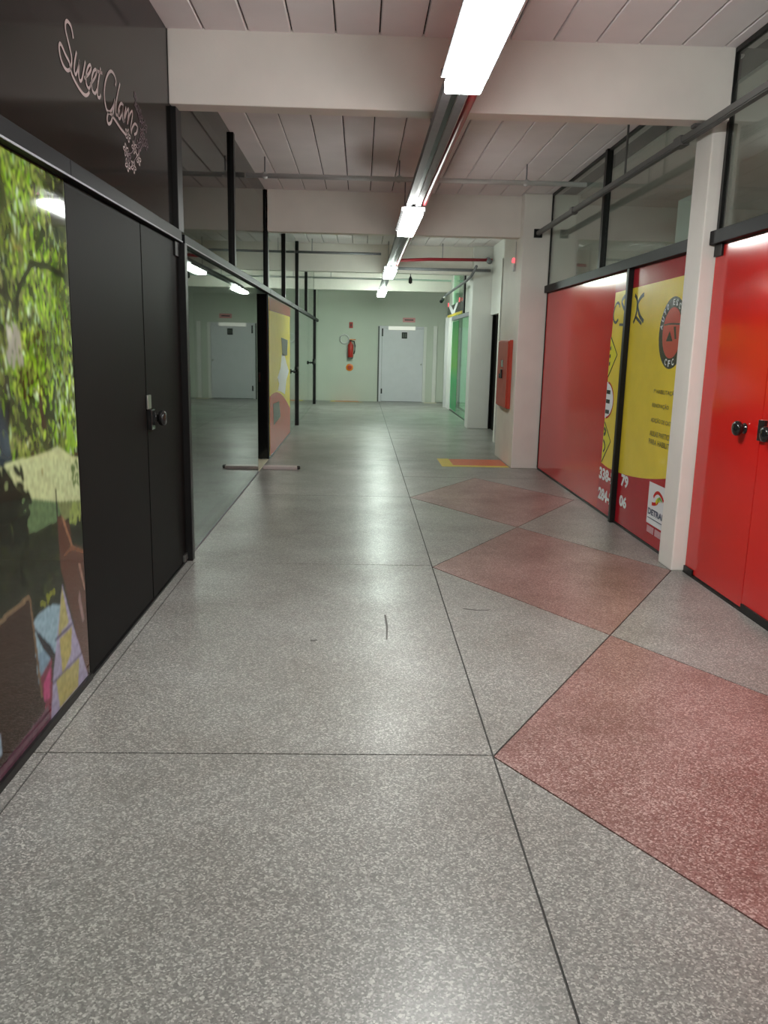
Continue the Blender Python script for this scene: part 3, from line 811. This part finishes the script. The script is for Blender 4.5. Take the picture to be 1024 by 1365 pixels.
# crimson field and yellow field, split by the mullion
x1, x2, x3 = XR - 0.0012, XR - 0.0024, XR - 0.0036
prism_x('crimson_field', [(7.105, .02), (7.60, .02), (7.58, .47), (7.52, 2.022), (7.52, 2.18), (7.105, 2.18)], x1, XR, M['crimson'], pa)
def arcz(y):  # bottom of the yellow field
    return 0.452 + 0.10 * ((y - 7.28) / 1.2) ** 2 if y < 7.28 else 0.452 + 0.30 * (y - 7.28) ** 2
prism_x('yellow_field', [(7.105, 2.028), (7.50, 2.022), (7.535, 1.5), (7.555, .47)] + [(y, arcz(y)) for y in np.linspace(7.5, 7.105, 6)], x2, x1, M['yellow'], pa)
prism_x('yellow_field', [(5.715, 2.045), (7.035, 2.029)] + [(y, arcz(y)) for y in np.linspace(7.035, 5.715, 14)], x1, XR, M['yellow'], pb)
# initials
def stroke(nm, pts, wd, x, mat, parent, k=5):
    bm = bmesh.new(); ribbon(bm, smooth_line(pts, k), wd, x); return add(nm, bm, mat, parent)
stroke('initial', [(7.345, 1.885), (7.37, 1.918), (7.43, 1.928), (7.488, 1.893), (7.515, 1.836), (7.491, 1.777), (7.43, 1.757), (7.367, 1.785)], .024, x3, M['ink'], pa)
stroke('initial', [(7.115, 1.955), (7.17, 1.972), (7.24, 1.969), (7.295, 1.935), (7.25, 1.888), (7.165, 1.835), (7.130, 1.79), (7.15, 1.752)], .034, x3, M['ink_grey'], pa)
stroke('initial_foot', [(7.325, 1.737), (7.22, 1.733), (7.112, 1.728)], .022, x3, M['ink_grey'], pa)
stroke('initial', [(6.735, 1.962), (6.80, 1.945), (6.855, 1.915), (6.872, 1.88), (6.850, 1.84), (6.795, 1.79), (6.70, 1.745)], .034, x2, M['ink'], pb)
stroke('initial', [(6.90, 1.79), (6.84, 1.765), (6.745, 1.728)], .026, x2, M['ink'], pb)
stroke('initial', [(6.96, 1.97), (6.90, 1.93), (6.885, 1.87), (6.90, 1.80), (6.95, 1.74)], .03, x2, M['ink'], pb)
# road signs cut by the edge of the print
def halfdiamond(zt, zm, zb):
    prism_x('road_sign', [(7.54, zt), (7.315, zm), (7.545, zb)], x3, x2, M['bright_yellow'], pa)
    stroke('road_sign_border', [(7.53, zt), (7.315, zm), (7.54, zb)], .016, x3 - .0006, M['ink'], pa, 1)
halfdiamond(1.63, 1.475, 1.27)
halfdiamond(.855, .697, .48)
for zz in (1.53, 1.46, 1.39):
    prism_x('road_sign_mark', [(7.535, zz + .012), (7.505, zz + .02), (7.505, zz - .012), (7.535, zz - .02)], x3 - .001, x3, M['ink'], pa)
stroke('road_sign_mark', [(7.53, .80), (7.49, .78), (7.50, .75), (7.53, .74)], .03, x3 - .0006, M['ink'], pa)
stroke('road_sign_mark', [(7.53, .69), (7.49, .66), (7.47, .62), (7.51, .58)], .024, x3 - .0006, M['ink'], pa)
ell = [(7.545, 1.225)] + [(7.545 - .22 * math.sin(a), 1.06 + .165 * math.cos(a)) for a in np.linspace(.15, math.pi - .15, 14)] + [(7.55, .895)]
prism_x('round_sign', ell, x3, x2, M['white_print'], pa)
stroke('round_sign_border', ell[1:-1], .018, x3 - .0006, M['crimson'], pa, 2)
for zz in (1.135, 1.05, .955):
    prism_x('round_sign_bar', [(7.54, zz + .018), (7.43, zz + .018), (7.43, zz - .018), (7.54, zz - .018)], x3 - .001, x3, M['ink'], pa)
# phone numbers, broken by the mullion as in the window
text_on_wall('phone_number', '338-2', 7.585, 7.13, .318, .432, x3, M['white_print'], pa, .045)
text_on_wall('phone_number', '284-2', 7.57, 7.135, .128, .242, x3, M['white_print'], pa, .045)
text_on_wall('phone_number', '79', 6.935, 6.745, .355, .462, x2, M['white_print'], pb, .045)
text_on_wall('phone_number', '06', 6.940, 6.750, .178, .280, x2, M['white_print'], pb, .045)
# round badge
bc, bz, br_ = 6.06, 1.645, .262
def disc(r, n=36): return [(bc + r * math.cos(a), bz + r * math.sin(a)) for a in np.linspace(0, 2 * math.pi, n, endpoint=False)]
bd = prism_x('badge', disc(br_), x2, x1, M['badge_dark'], pb)
prism_x('badge_centre', disc(.185), x3, x2, M['badge_red'], pb)
for i, ch in enumerate('AUTO ESCOLA'):
    if ch == ' ': continue
    a = math.radians(168 - i * 15.6)
    # on this wall the reading direction is -Y
    yy_, zz_ = bc - (br_ - .04) * math.cos(a), bz + (br_ - .04) * math.sin(a)
    text_on_wall('badge_letter', ch, yy_ + .018, yy_ - .018, zz_ - .022, zz_ + .022, x3 - .0006, M['white_print'], pb, .02, rot=-(a - math.pi / 2))
for i, ch in enumerate('CFC'):
    a = math.radians(252 + i * 18)
    yy_, zz_ = bc - (br_ - .04) * math.cos(a), bz + (br_ - .04) * math.sin(a)
    text_on_wall('badge_letter', ch, yy_ + .02, yy_ - .02, zz_ - .024, zz_ + .024, x3 - .0006, M['white_print'], pb, .02, rot=-(a + math.pi / 2))
stroke('badge_motif', [(6.22, 1.705), (6.14, 1.71), (6.05, 1.71), (5.90, 1.705)], .012, x3 - .0006, M['badge_dark'], pb)
prism_x('badge_motif', [(6.16, 1.585), (6.10, 1.66), (6.03, 1.585)], x3 - .001, x3, M['badge_dark'], pb)
prism_x('badge_motif', [(6.03, 1.69), (5.99, 1.69), (5.96, 1.60), (5.99, 1.60)], x3 - .001, x3, M['badge_dark'], pb)
# course list, runs on behind the pillar
for s_, ya, yb, z0, z1 in (('1\u00aa HABILITA\u00c7\u00c3O', 6.325, 5.86, 1.185, 1.23), ('RENOVA\u00c7\u00c3O', 6.335, 5.99, 1.078, 1.122),
                           ('ADI\u00c7\u00c3O DE CATEGORIA', 6.335, 5.73, .962, 1.008), ('AULAS PARTICULARES', 6.335, 5.73, .860, .902), ('PARA HABILITADOS', 6.34, 5.73, .795, .838)):
    text_on_wall('course_line', s_, ya, yb, z0, z1, x2, M['ink_soft'], pb, .012)
# white box with the DETRAN mark
prism_x('white_card', [(6.245, .182), (5.80, .182), (5.80, .508), (6.245, .508)], x2, x1, M['white_print'], pb)
text_on_wall('card_lettering', 'DETRAN', 6.225, 5.86, .255, .305, x3, M['ink_navy'], pb, .045)
prism_x('card_rule', [(6.225, .225), (5.86, .225), (5.86, .231), (6.225, .231)], x3, x2, M['ink_navy'], pb)
stroke('card_emblem', [(6.13, .40), (6.09, .437), (6.03, .45), (5.96, .43), (5.92, .40)], .026, x3, M['red'], pb)
stroke('card_emblem', [(6.155, .345), (6.10, .352), (6.04, .372), (6.02, .41)], .026, x3 - .0004, M['red'], pb)
stroke('card_emblem', [(6.07, .365), (6.035, .395), (5.99, .40)], .034, x3 - .0008, M['bright_yellow'], pb)
stroke('card_emblem', [(6.035, .385), (6.0, .415), (5.95, .395)], .02, x3 - .0012, M['ink_green'], pb)
prism_x('faded_lettering', [(6.222, .112), (6.075, .112), (6.075, .165), (6.222, .165)], x2, x1, M['badge_pale'], pb)
prism_x('faded_lettering', [(6.05, .112), (5.80, .112), (5.80, .165), (6.05, .165)], x2, x1, M['badge_pale'], pb)

u = thing('window_13', (XR, 8, RAILR + 0.09), 'clear upper pane over the red and yellow shop window', 'window', kind='structure')
box('pane', XR, XR + 0.010, 5.72, 7.985, RAILR + 0.086, ZC - 0.025, M['glass'], u)
box('pane', XR, XR + 0.010, 8.065, 10.27, RAILR + 0.086, ZC - 0.025, M['glass'], u)
box('post', XR - 0.03, XR + 0.03, 7.99, 8.06, RAILR + 0.086, ZC - 0.002, M['black_alu'], u, 0.003)
box('head_bead', XR - 0.012, XR + 0.02, 5.72, 7.985, ZC - 0.025, ZC - 0.002, M['black_alu'], u)
box('head_bead', XR - 0.012, XR + 0.02, 8.065, 10.27, ZC - 0.025, ZC - 0.002, M['black_alu'], u)
box('bead', XR - 0.008, XR + 0.016, 10.272, 10.29, RAILR + 0.086, ZC - 0.002, M['black_alu'], u)
u = thing('added_lamp', (3.9, 4.2, 3.2), 'unseen batten lamp added to light the shop behind the red panels', 'lamp')  # unseen lamp, added to brighten the interior seen through the upper panes
box('housing', 3.8, 4.0, 6.0, 7.4, 3.29, ZC, M['lamp_house'], u, .005)  # body of the added unseen lamp
box('diffuser', 3.82, 3.98, 6.02, 7.38, 3.25, 3.29, lampmat('added_shop_lamp', (.96, 1, .97), LAMP * .35), u)  # glowing face of the added unseen lamp
# small white poster standing inside the shop
tag(box('paper_sheet', XR + 0.03, XR + 0.034, 5.75, 6.25, RAILR + 0.09, 2.60, M['white_print']), 'white sheet behind the upper pane next to the slim pillar', 'poster')

# long grey tube on brackets
u = thing('support_tube', (2.13, 6, 2.89), 'long grey metal tube fixed from column to pillar in front of the upper panes', 'metal tube')
bm = bmesh.new(); bx(bm, 2.105, 2.155, 1.4, 10.31, 2.865, 2.915)
bmesh.ops.bevel(bm, geom=bm.edges[:], offset=.008, segments=2, affect='EDGES')
add('tube', bm, M['tube_metal'], u)
box('end_bracket', 2.08, 2.18, 10.27, 10.298, 2.84, 2.94, M['black_alu'], u, 0.003)
box('hanger_bracket', 2.09, 2.17, 5.47, 5.53, 2.91, 2.932, M['tube_metal'], u)
box('sleeve', 2.098, 2.162, 5.72, 5.85, 2.858, 2.922, M['tube_metal'], u, 0.004)
box('sleeve', 2.098, 2.162, 8.55, 8.66, 2.858, 2.922, M['tube_metal'], u, 0.004)
box('rod', 2.124, 2.136, 6.97, 6.99, 2.915, ZC, M['tube_metal'], u)

# broad column with hose cabinet
tag(box('column', 1.95, 2.60, 10.30, 11.60, 0, ZC, M['cream'], None, 0.012), 'broad white column carrying the red hose cabinet', 'column', kind='structure')
u = thing('hose_cabinet', (1.94, 10.96, .74), 'shallow red fire hose cabinet on the broad white column', 'fire cabinet')
body = box('cabinet_body', 1.905, 1.949, 10.58, 11.36, .74, 1.62, M['cab_red'], u, 0.004)
dr = box('cabinet_door', 1.888, 1.904, 10.595, 11.345, .755, 1.605, M['cab_red'], u, 0.003)
box('latch', 1.868, 1.888, 10.93, 10.99, 1.12, 1.24, M['ink'], dr, 0.003)
box('latch', 1.862, 1.888, 11.02, 11.06, 1.12, 1.18, M['ink'], dr, 0.003)
box('rule', 1.884, 1.888, 10.90, 11.05, 1.27, 1.36, M['ink_grey'], dr)
u = thing('alarm_beacon', (1.93, 10.72, 2.5), 'small white alarm with a red light on the broad white column', 'alarm')
box('case', 1.925, 1.949, 10.69, 10.76, 2.48, 2.56, M['pole_light'], u, 0.004)
lathe('lamp', (1.925, 10.725, 2.585), (0, 0, 1), [(0, .022), (.04, .022), (.06, .012), (.062, .001)], M['led_red'], u, 12)
tube_obj('wire', [(1.945, 10.70, 2.56), (1.945, 10.70, 2.84)], .005, M['pole_light'], u, 6)
# painted floor mark
u = thing('floor_marking', (1.5, 10.8, 0), 'painted orange rectangle with a yellow edge on the floor below the hose cabinet', 'floor marking')
prism_z('orange_field', [(1.23, 10.50), (1.94, 10.50), (1.94, 11.08), (1.23, 11.08)], 0.0002, .0016, M['floor_orange'], u)
prism_z('yellow_edge', [(1.07, 10.36), (1.94, 10.36), (1.94, 10.499), (1.07, 10.499)], 0.0002, .0016, M['floor_yellow'], u)
prism_z('yellow_edge', [(1.07, 10.50), (1.229, 10.50), (1.229, 11.12), (1.07, 11.12)], 0.0002, .0016, M['floor_yellow'], u)

# wall beyond the column with a dark doorway
t = thing('wall_right_beyond', (2.45, 13, 0), 'white wall with a dark doorway beyond the broad white column', 'wall', kind='structure')
box('wall_panel', 2.40, 2.55, 11.60, 13.30, 0, ZC, M['white_paint'], t)
box('wall_panel', 2.40, 2.55, 13.30, 15.48, 2.12, ZC, M['white_paint'], t)
box('jamb', 2.20, 2.42, 13.22, 13.34, 0, 2.9, M['white_paint'], t)
box('dark_leaf', 2.50, 2.56, 13.34, 15.48, 0, 2.12, M['dark_film'], t)
box('dark_return', 2.452, 2.60, 15.485, 15.56, 0, ZC, M['dark_film'], t)
tag(box('column', 2.05, 2.45, 15.50, 15.92, 0, ZC, M['white_paint'], None, 0.012), 'grey white column between the dark doorway and the green glass', 'column', kind='structure')

# green shop window
XS = 2.22
mg = bpy.data.materials.new('green_film'); mg.use_nodes = True
nt = mg.node_tree; b_ = nt.nodes['Principled BSDF']
g_ = nt.nodes.new('ShaderNodeNewGeometry'); sx = nt.nodes.new('ShaderNodeSeparateXYZ')
nt.links.new(g_.outputs['Position'], sx.inputs[0])
rp = nt.nodes.new('ShaderNodeValToRGB')
mr = nt.nodes.new('ShaderNodeMapRange'); mr.inputs[1].default_value = 0; mr.inputs[2].default_value = 2.2
nt.links.new(sx.outputs[2], mr.inputs[0]); nt.links.new(mr.outputs[0], rp.inputs['Fac'])
e = rp.color_ramp.elements
e[0].position = 0; e[0].color = (*s2l(40, 190, 130), 1)
e[1].position = 1; e[1].color = (*s2l(60, 150, 100), 1)
k = e.new(.35); k.color = (*s2l(56, 190, 120), 1)
k = e.new(.5); k.color = (*s2l(120, 190, 84), 1)
k = e.new(.75); k.color = (*s2l(96, 176, 90), 1)
nt.links.new(rp.outputs['Color'], b_.inputs['Base Color'])
b_.inputs['Roughness'].default_value = .1
tl_ = nt.nodes.new('ShaderNodeBsdfTranslucent'); ms_ = nt.nodes.new('ShaderNodeMixShader'); ms_.inputs[0].default_value = .5
nt.links.new(rp.outputs['Color'], tl_.inputs['Color'])
nt.links.new(b_.outputs[0], ms_.inputs[1]); nt.links.new(tl_.outputs[0], ms_.inputs[2])
nt.links.new(ms_.outputs[0], nt.nodes['Material Output'].inputs['Surface'])
M['green_film'] = mg
M['green_glass'] = glass('green_tinted_glass', (0.62, 0.90, 0.72), boost=.6)
u = thing('window_14', (XS, 18, 0), 'green film covered shop glass beyond the grey white column', 'window', kind='structure')
box('pane', XS, XS + .01, 16.0, 18.4, .012, 2.16, M['green_glass'], u)
pg = box('pane', XS, XS + .01, 18.42, 20.25, .012, 2.16, M['green_glass'], u)
prism_x('green_film', [(18.95, .05), (20.2, .05), (20.2, 2.12), (18.95, 2.12)], XS - .003, XS - .0005, M['green_film'], pg)
box('sill', XS - .01, XS + .02, 15.94, 20.26, 0, .012, M['black_alu'], u)
box('head', XS - .02, XS + .03, 15.94, 20.26, 2.16, 2.24, M['grey_metal'], u)
box('post', XS - .02, XS + .06, 20.27, 21.1, 0, 2.24, M['white_paint'], u)
box('post', XS - .09, XS - .021, 21.0, 21.1, 0, 2.26, M['pole_light'], u)
box('upper_panel', XS, XS + .02, 15.94, 17.9, 2.25, ZC - .002, M['white_paint'], u)
box('upper_post', XS - .03, XS + .03, 17.92, 18.12, 2.25, ZC - .002, M['black_alu'], u)
box('upper_pane', XS, XS + .01, 18.14, 20.2, 2.25, ZC - .002, M['green_glass'], u)
box('upper_post', XS - .02, XS + .02, 20.22, 20.34, 2.25, ZC - .002, M['white_paint'], u)
t = thing('wall_right_corner', (2.3, 21.9, 0), 'pale green wall piece between the green shop and the end wall', 'wall', kind='structure')
box('wall_panel', 2.30, 2.45, 21.11, 22.79, 0, ZC, M['greenwall'], t)
box('wall_panel', 2.23, 2.30, 20.36, 21.10, 2.25, ZC, M['greenwall'], t)
# goods inside the green shop
tag(box('display_box', 2.42, 2.56, 16.6, 17.1, .4505, .64, M['bright_yellow'], None, .005), 'yellow box on display behind the green glass', 'box')
u = thing('display_rack', (2.55, 16.9, 0), 'pale rack with shelves behind the green glass', 'rack')
for i in range(5):
    box('shelf', 2.45, 2.60, 16.1, 17.3, .25 + i * .4, .28 + i * .4, M['pole_light'], u) if i != 0 else box('shelf', 2.45, 2.60, 16.1, 17.3, .42, .45, M['pole_light'], u)
for yy_ in (16.1, 17.27):
    box('upright', 2.57, 2.60, yy_, yy_ + .03, 0, 1.95, M['pole_light'], u)
u = thing('shop_light', (3.3, 18.7, 3.2), 'lit batten lamp inside the green glass shop', 'lamp')
box('housing', 3.2, 3.4, 18.0, 19.4, 3.27, ZC, M['lamp_house'], u, .005)
box('diffuser', 3.22, 3.38, 18.02, 19.38, 3.24, 3.27, lampmat('shop_lamp', (.86, 1, .9), LAMP * 1.1), u)

# fascia sign with white V
u = thing('shop_sign', (XS, 19.6, 2.25), 'black fascia sign with a white V and yellow edge above the green glass', 'sign')
sb = box('sign_panel', XS - .035, XS - .022, 18.15, 21.2, 2.31, 2.52, M['ink'], u, .003)
box('sign_edge', XS - .04, XS - .022, 18.15, 21.2, 2.25, 2.309, M['yellow'], u)
vb = prism_x('letter', [(20.95, 2.53), (20.45, 2.53), (19.85, 2.38), (19.3, 2.53), (18.85, 2.53), (19.6, 2.30), (20.15, 2.30)], XS - .039, XS - .0355, M['white_print'], sb)
for y in (18.75, 21.1):
    lathe('indicator', (XS - .029, y, 2.52), (0, 0, 1), [(0, .012), (.09, .012), (.10, .006), (.101, .001)], M['led_red'], u, 10)
# conduit along the right wall with a camera
u = thing('wall_conduit', (2.0, 17, 2.8), 'pale bent conduit running from the grey beam toward the security camera', 'conduit')
tube_obj('pipe', [(2.02, 14.9, 2.93), (2.0, 15.4, 2.80), (1.98, 16.0, 2.76), (1.98, 19.9, 2.72)], .026, M['grey_metal'], u, 8)
u = thing('security_camera', (1.98, 20.0, 2.6), 'small dark security camera at the end of the bent conduit', 'camera')
tube_obj('mount', [(1.98, 19.92, 2.72), (1.96, 20.0, 2.68)], .025, M['pole_light'], u, 8)
lathe('camera_body', (1.95, 20.05, 2.66), (-.35, -.75, -.45), [(0, .035), (.02, .045), (.15, .045), (.16, .04), (.165, .001)], M['ink'], u, 14)

# ------------------------------------------------------------------ END WALL
u = thing('door_5', (1.15, YF, 0), 'white door with a small dark sign in the pale green end wall', 'door', kind='structure')
lf = box('door_leaf', .575, 1.715, YF - .015, YF + .03, .012, 2.0, M['door_white'], u, .004)
box('frame', wx0 + .001, .57, YF - .02, YF + .14, 0, 2.058, M['door_white'], u)
box('frame', 1.72, wx1 - .001, YF - .03, YF + .14, 0, 2.058, M['white_paint'], u)
box('frame', .57, 1.72, YF - .02, YF + .14, 2.005, 2.058, M['door_white'], u)
box('gap_strip', wx0 + .002, .50, YF - .026, YF - .021, 0, 2.05, M['ink_grey'], u)
for z in (1.78, .22):
    box('hinge', .56, .60, YF - .035, YF - .0205, z, z + .14, M['ink'], u, .003)
box('hinge', .56, .60, YF - .035, YF - .0205, 1.92, 1.99, M['ink'], u, .003)
sg = box('door_sign', 1.11, 1.26, YF - .022, YF - .0155, 1.73, 1.90, M['ink'], lf)
box('door_sign_mark', 1.14, 1.175, YF - .024, YF - .0222, 1.76, 1.87, M['ink_grey'], lf)
box('door_sign_mark', 1.195, 1.23, YF - .024, YF - .0222, 1.76, 1.87, M['ink_grey'], lf)
lathe('knob', (1.66, YF - .015, 1.04), (0, -1, 0), [(0, .02), (.01, .02), (.014, .01), (.04, .01), (.045, .025), (.06, .025), (.065, .001)], M['chrome'], lf, 12)
tag(box('header_bar', .74, 1.48, YF - .09, YF - .0205, 1.955, 2.055, pmat('header_bar', (.85, .84, .78), .4, emit=(1, .98, .9), estr=.08), None, .008), 'white bar with an added faint glow across the top of the white door', 'lamp')  # weak emission added so the bar looks brighter than the door
u = thing('exit_sign', (1.3, YF, 2.15), 'small pink sign on the wall above the white door', 'sign')
box('plaque', 1.13, 1.47, YF - .016, YF - .001, 2.17, 2.29, M['pink_plaque'], u, .003)
box('band', 1.18, 1.42, YF - .018, YF - .0162, 2.215, 2.245, M['vinyl_dim'], u)
# second door frame in the corner
u = thing('door_6', (2.1, YF, 0), 'white door frame in the corner beside the green shop', 'door', kind='structure')
box('frame', 1.985, 2.085, YF - .06, YF - .001, 0, 2.08, M['white_paint'], u)
box('door_leaf', 2.09, 2.295, YF - .03, YF - .001, .01, 2.05, M['greenwall'], u)
box('light_patch', 1.75, 2.1, YF - .35, YF - .07, .0002, .006, M['painted_light'], u)  # pale slab painted in for a streak of light on the floor

# extinguisher
u = thing('fire_extinguisher', (-.29, YF - .1, 1.2), 'red fire extinguisher hung on the pale green end wall', 'fire extinguisher')
lathe('cylinder', (-.29, YF - .09, 1.18), (0, 0, 1), [(0, .05), (.01, .07), (.03, .075), (.34, .075), (.39, .05), (.41, .025), (.44, .025)], M['fire_red'], u)
box('base_ring', -.365, -.215, YF - .165, YF - .015, 1.165, 1.20, M['ink_grey'], u, .02)
box('valve', -.32, -.26, YF - .115, YF - .065, 1.62, 1.66, M['ink'], u, .004)
box('handle', -.32, -.15, YF - .105, YF - .075, 1.66, 1.685, M['orange'], u, .004)
tube_obj('hose', [(-.26, YF - .1, 1.64), (-.19, YF - .12, 1.62), (-.165, YF - .13, 1.5), (-.175, YF - .13, 1.36), (-.2, YF - .13, 1.28)], .016, M['ink'], u, 8)
box('bracket', -.31, -.27, YF - .02, YF - .001, 1.45, 1.68, M['grey_metal'], u)
u = thing('wall_ring', (-.42, YF, 1.65), 'round pale ring on the end wall beside the fire extinguisher', 'ring')
tube_obj('ring', [(-.46 + .12 * math.cos(a), YF - .02, 1.68 + .12 * math.sin(a)) for a in np.linspace(0, 2 * math.pi, 24, endpoint=False)], .018, M['pole_light'], u, 8, True)
u = thing('extinguisher_sign', (-.285, YF, 2.0), 'small upright red sign above the fire extinguisher', 'sign')
box('plaque', -.335, -.235, YF - .012, YF - .001, 1.98, 2.14, M['fire_red'], u, .002)
box('pictogram', -.30, -.27, YF - .014, YF - .0122, 2.02, 2.10, M['badge_dark'], u)
u = thing('round_sign', (-.31, YF, .9), 'round orange sign below the fire extinguisher', 'sign')
lathe('disc', (-.31, YF - .001, .92), (0, -1, 0), [(0, .10), (.008, .10), (.009, .099)], M['orange'], u, 24)
lathe('disc_centre', (-.31, YF - .0105, .92), (0, -1, 0), [(0, .06), (.002, .06), (.0025, .059)], M['cab_red'], u, 20)
u = thing('floor_marking', (-.4, YF - .25, 0), 'faded orange and yellow floor mark below the fire extinguisher', 'floor marking')
prism_z('orange_field', [(-.70, 22.45), (-.06, 22.45), (-.06, 22.78), (-.70, 22.78)], .0002, .0016, M['floor_orange'], u)
prism_z('yellow_edge', [(-.82, 22.35), (.05, 22.35), (.05, 22.449), (-.82, 22.449)], .0002, .0016, M['floor_yellow'], u)
prism_z('yellow_edge', [(-.82, 22.45), (-.701, 22.45), (-.701, 22.78), (-.82, 22.78)], .0002, .0016, M['floor_yellow'], u)

# ------------------------------------------------------------------ CEILING SERVICES
XT = 0.465
u = thing('cable_tray', (XT, 7, 2.74), 'galvanised cable tray hanging along the middle of the ceiling', 'cable tray')
for s_ in (-1, 1):
    box('side_rail', XT + s_ * .062 - .004, XT + s_ * .062 + .004, YB + .1, 20.0, 2.785, 2.84, M['grey_metal'], u)
    box('base_strip', XT + s_ * .038 - .020, XT + s_ * .038 + .020, YB + .1, 20.0, 2.785, 2.791, M['grey_metal'], u)
box('slot_strip', XT - .017, XT + .017, YB + .1, 20.0, 2.793, 2.797, M['black_alu'], u)
for y in (-3.2, 1.2, 6.1, 9.6, 11.4, 15.2, 17.2):
    tube_obj('hanger_rod', [(XT, y, 2.797), (XT, y, ZC + .001)], .006, M['grey_metal'], u, 6)
tag(tube_obj('red_conduit', [(XT + .105, YB + .1, 2.812), (XT + .105, 15.0, 2.812)], .022, M['pipe_red'], None, 10), 'thin red pipe running beside the cable tray', 'pipe')

def luminaire(yc, lb, col, s, ln=1.46):
    u = thing('luminaire', (XT, yc, 2.69), lb, 'lamp', 'luminaires under the cable tray')
    y0, y1 = yc - ln / 2 + .07, yc + ln / 2 - .07
    bm = bmesh.new()
    prof = [(-.112, 2.742), (-.112, 2.750), (-.06, 2.784), (.06, 2.784), (.112, 2.750), (.112, 2.742)]
    A = [bm.verts.new((XT + x, y0, z)) for x, z in prof]; B = [bm.verts.new((XT + x, y1, z)) for x, z in prof]
    for i in range(6):
        bm.faces.new((A[i], A[(i + 1) % 6], B[(i + 1) % 6], B[i]))
    bm.faces.new(A); bm.faces.new(B)
    bmesh.ops.recalc_face_normals(bm, faces=bm.faces)
    add('housing', bm, M['lamp_wing'], u)
    box('end_cap', XT - .112, XT + .112, y0 - .012, y0 - .0005, 2.7415, 2.778, M['lamp_house'], u, .003)
    box('end_cap', XT - .112, XT + .112, y1 + .0005, y1 + .012, 2.7415, 2.778, M['lamp_house'], u, .003)
    bm = bmesh.new()
    pr = [(-.086, 2.741), (-.086, 2.695), (-.080, 2.689), (.080, 2.689), (.086, 2.695), (.086, 2.741)]
    n = len(pr)
    A = [bm.verts.new((XT + x, y0 - .07, z)) for x, z in pr]; B = [bm.verts.new((XT + x, y1 + .07, z)) for x, z in pr]
    for i in range(n):
        bm.faces.new((A[i], A[(i + 1) % n], B[(i + 1) % n], B[i]))
    bm.faces.new(A); bm.faces.new(B)
    bmesh.ops.recalc_face_normals(bm, faces=bm.faces)
    add('diffuser', bm, lampmat('diffuser_light', col, s), u)
warm, green = (.97, 1.0, .97), (.86, 1.0, .89)
luminaire(-1.72, 'lit batten lamp on the cable tray closest to the plain white end wall', warm, LAMP * 1.6)
luminaire(3.45, 'large lit batten lamp on the cable tray before the beam on the slim pillar', warm, LAMP * 1.4)
luminaire(8.60, 'lit batten lamp on the cable tray in front of the hanging conduit', (.97, 1, .95), LAMP * .5)
luminaire(14.35, 'lit batten lamp on the cable tray by the red sprinkler pipe', green, LAMP * .75)
luminaire(19.8, 'lit batten lamp at the far end of the cable tray before the white door', green, LAMP * 1.25)

# conduit hung across the corridor
u = thing('hanging_conduit', (.4, 8.75, 3.17), 'white conduit hung on thin rods across the corridor', 'conduit')
tube_obj('pipe', [(XL + .01, 8.75, 3.17), (XR - .01, 8.75, 3.17)], .024, M['pole_light'], u, 10)
for x in (-1.0, .36, 1.66):
    tube_obj('hanger_rod', [(x, 8.75, 3.15), (x, 8.75, ZC + .001)], .007, M['grey_metal'], u, 6)
    tube_obj('clamp', [(x, 8.73, 3.17), (x, 8.77, 3.17)], .034, M['pole_light'], u, 10)
u = thing('sprinkler_pipe', (1.4, 15.3, 3.08), 'red sprinkler pipe with grey end in front of the grey beam', 'pipe')
tube_obj('pipe', [(.50, 15.3, 3.03), (1.2, 15.3, 3.07), (2.36, 15.3, 3.085)], .028, M['pipe_red'], u, 10)
tube_obj('elbow', [(2.30, 15.22, 3.05), (2.30, 15.42, 3.10)], .05, M['grey_metal'], u, 10)
tube_obj('hanger_rod', [(1.45, 15.3, 3.08), (1.45, 15.3, ZC + .001)], .007, M['grey_metal'], u, 6)
tag(tube_obj('grey_pipe', [(.62, 15.45, 2.91), (2.36, 15.45, 2.91)], .026, M['grey_metal'], None, 10), 'grey pipe below the red sprinkler pipe', 'pipe')
u = thing('hanging_conduit', (-.4, 15.1, 3.12), 'grey conduit hung between the glass shopfront and the cable tray before the grey beam', 'conduit')
tube_obj('pipe', [(XL + .01, 15.1, 3.12), (.33, 15.1, 3.12)], .022, M['grey_metal'], u, 10)
tube_obj('hanger_rod', [(-.9, 15.1, 3.12), (-.9, 15.1, ZC + .001)], .007, M['grey_metal'], u, 6)
u = thing('hanging_conduit', (.4, 19.6, 3.10), 'pale conduit hung across the corridor before the end wall', 'conduit')
tube_obj('pipe', [(XL + .01, 20.2, 3.09), (2.15, 20.2, 3.09)], .022, M['pole_light'], u, 10)
tube_obj('hanger_rod', [(-.75, 20.2, 3.09), (-.75, 20.2, ZC + .001)], .007, M['grey_metal'], u, 6)
u = thing('smoke_detector', (.93, 16.2, 2.7), 'small black sensor hanging behind the grey beam', 'sensor')
tube_obj('stem', [(.93, 16.2, 2.84), (.93, 16.2, ZC + .001)], .008, M['ink'], u, 6)
lathe('sensor_head', (.93, 16.2, 2.70), (0, 0, 1), [(0, .01), (.02, .035), (.09, .035), (.14, .012)], M['ink'], u, 12)
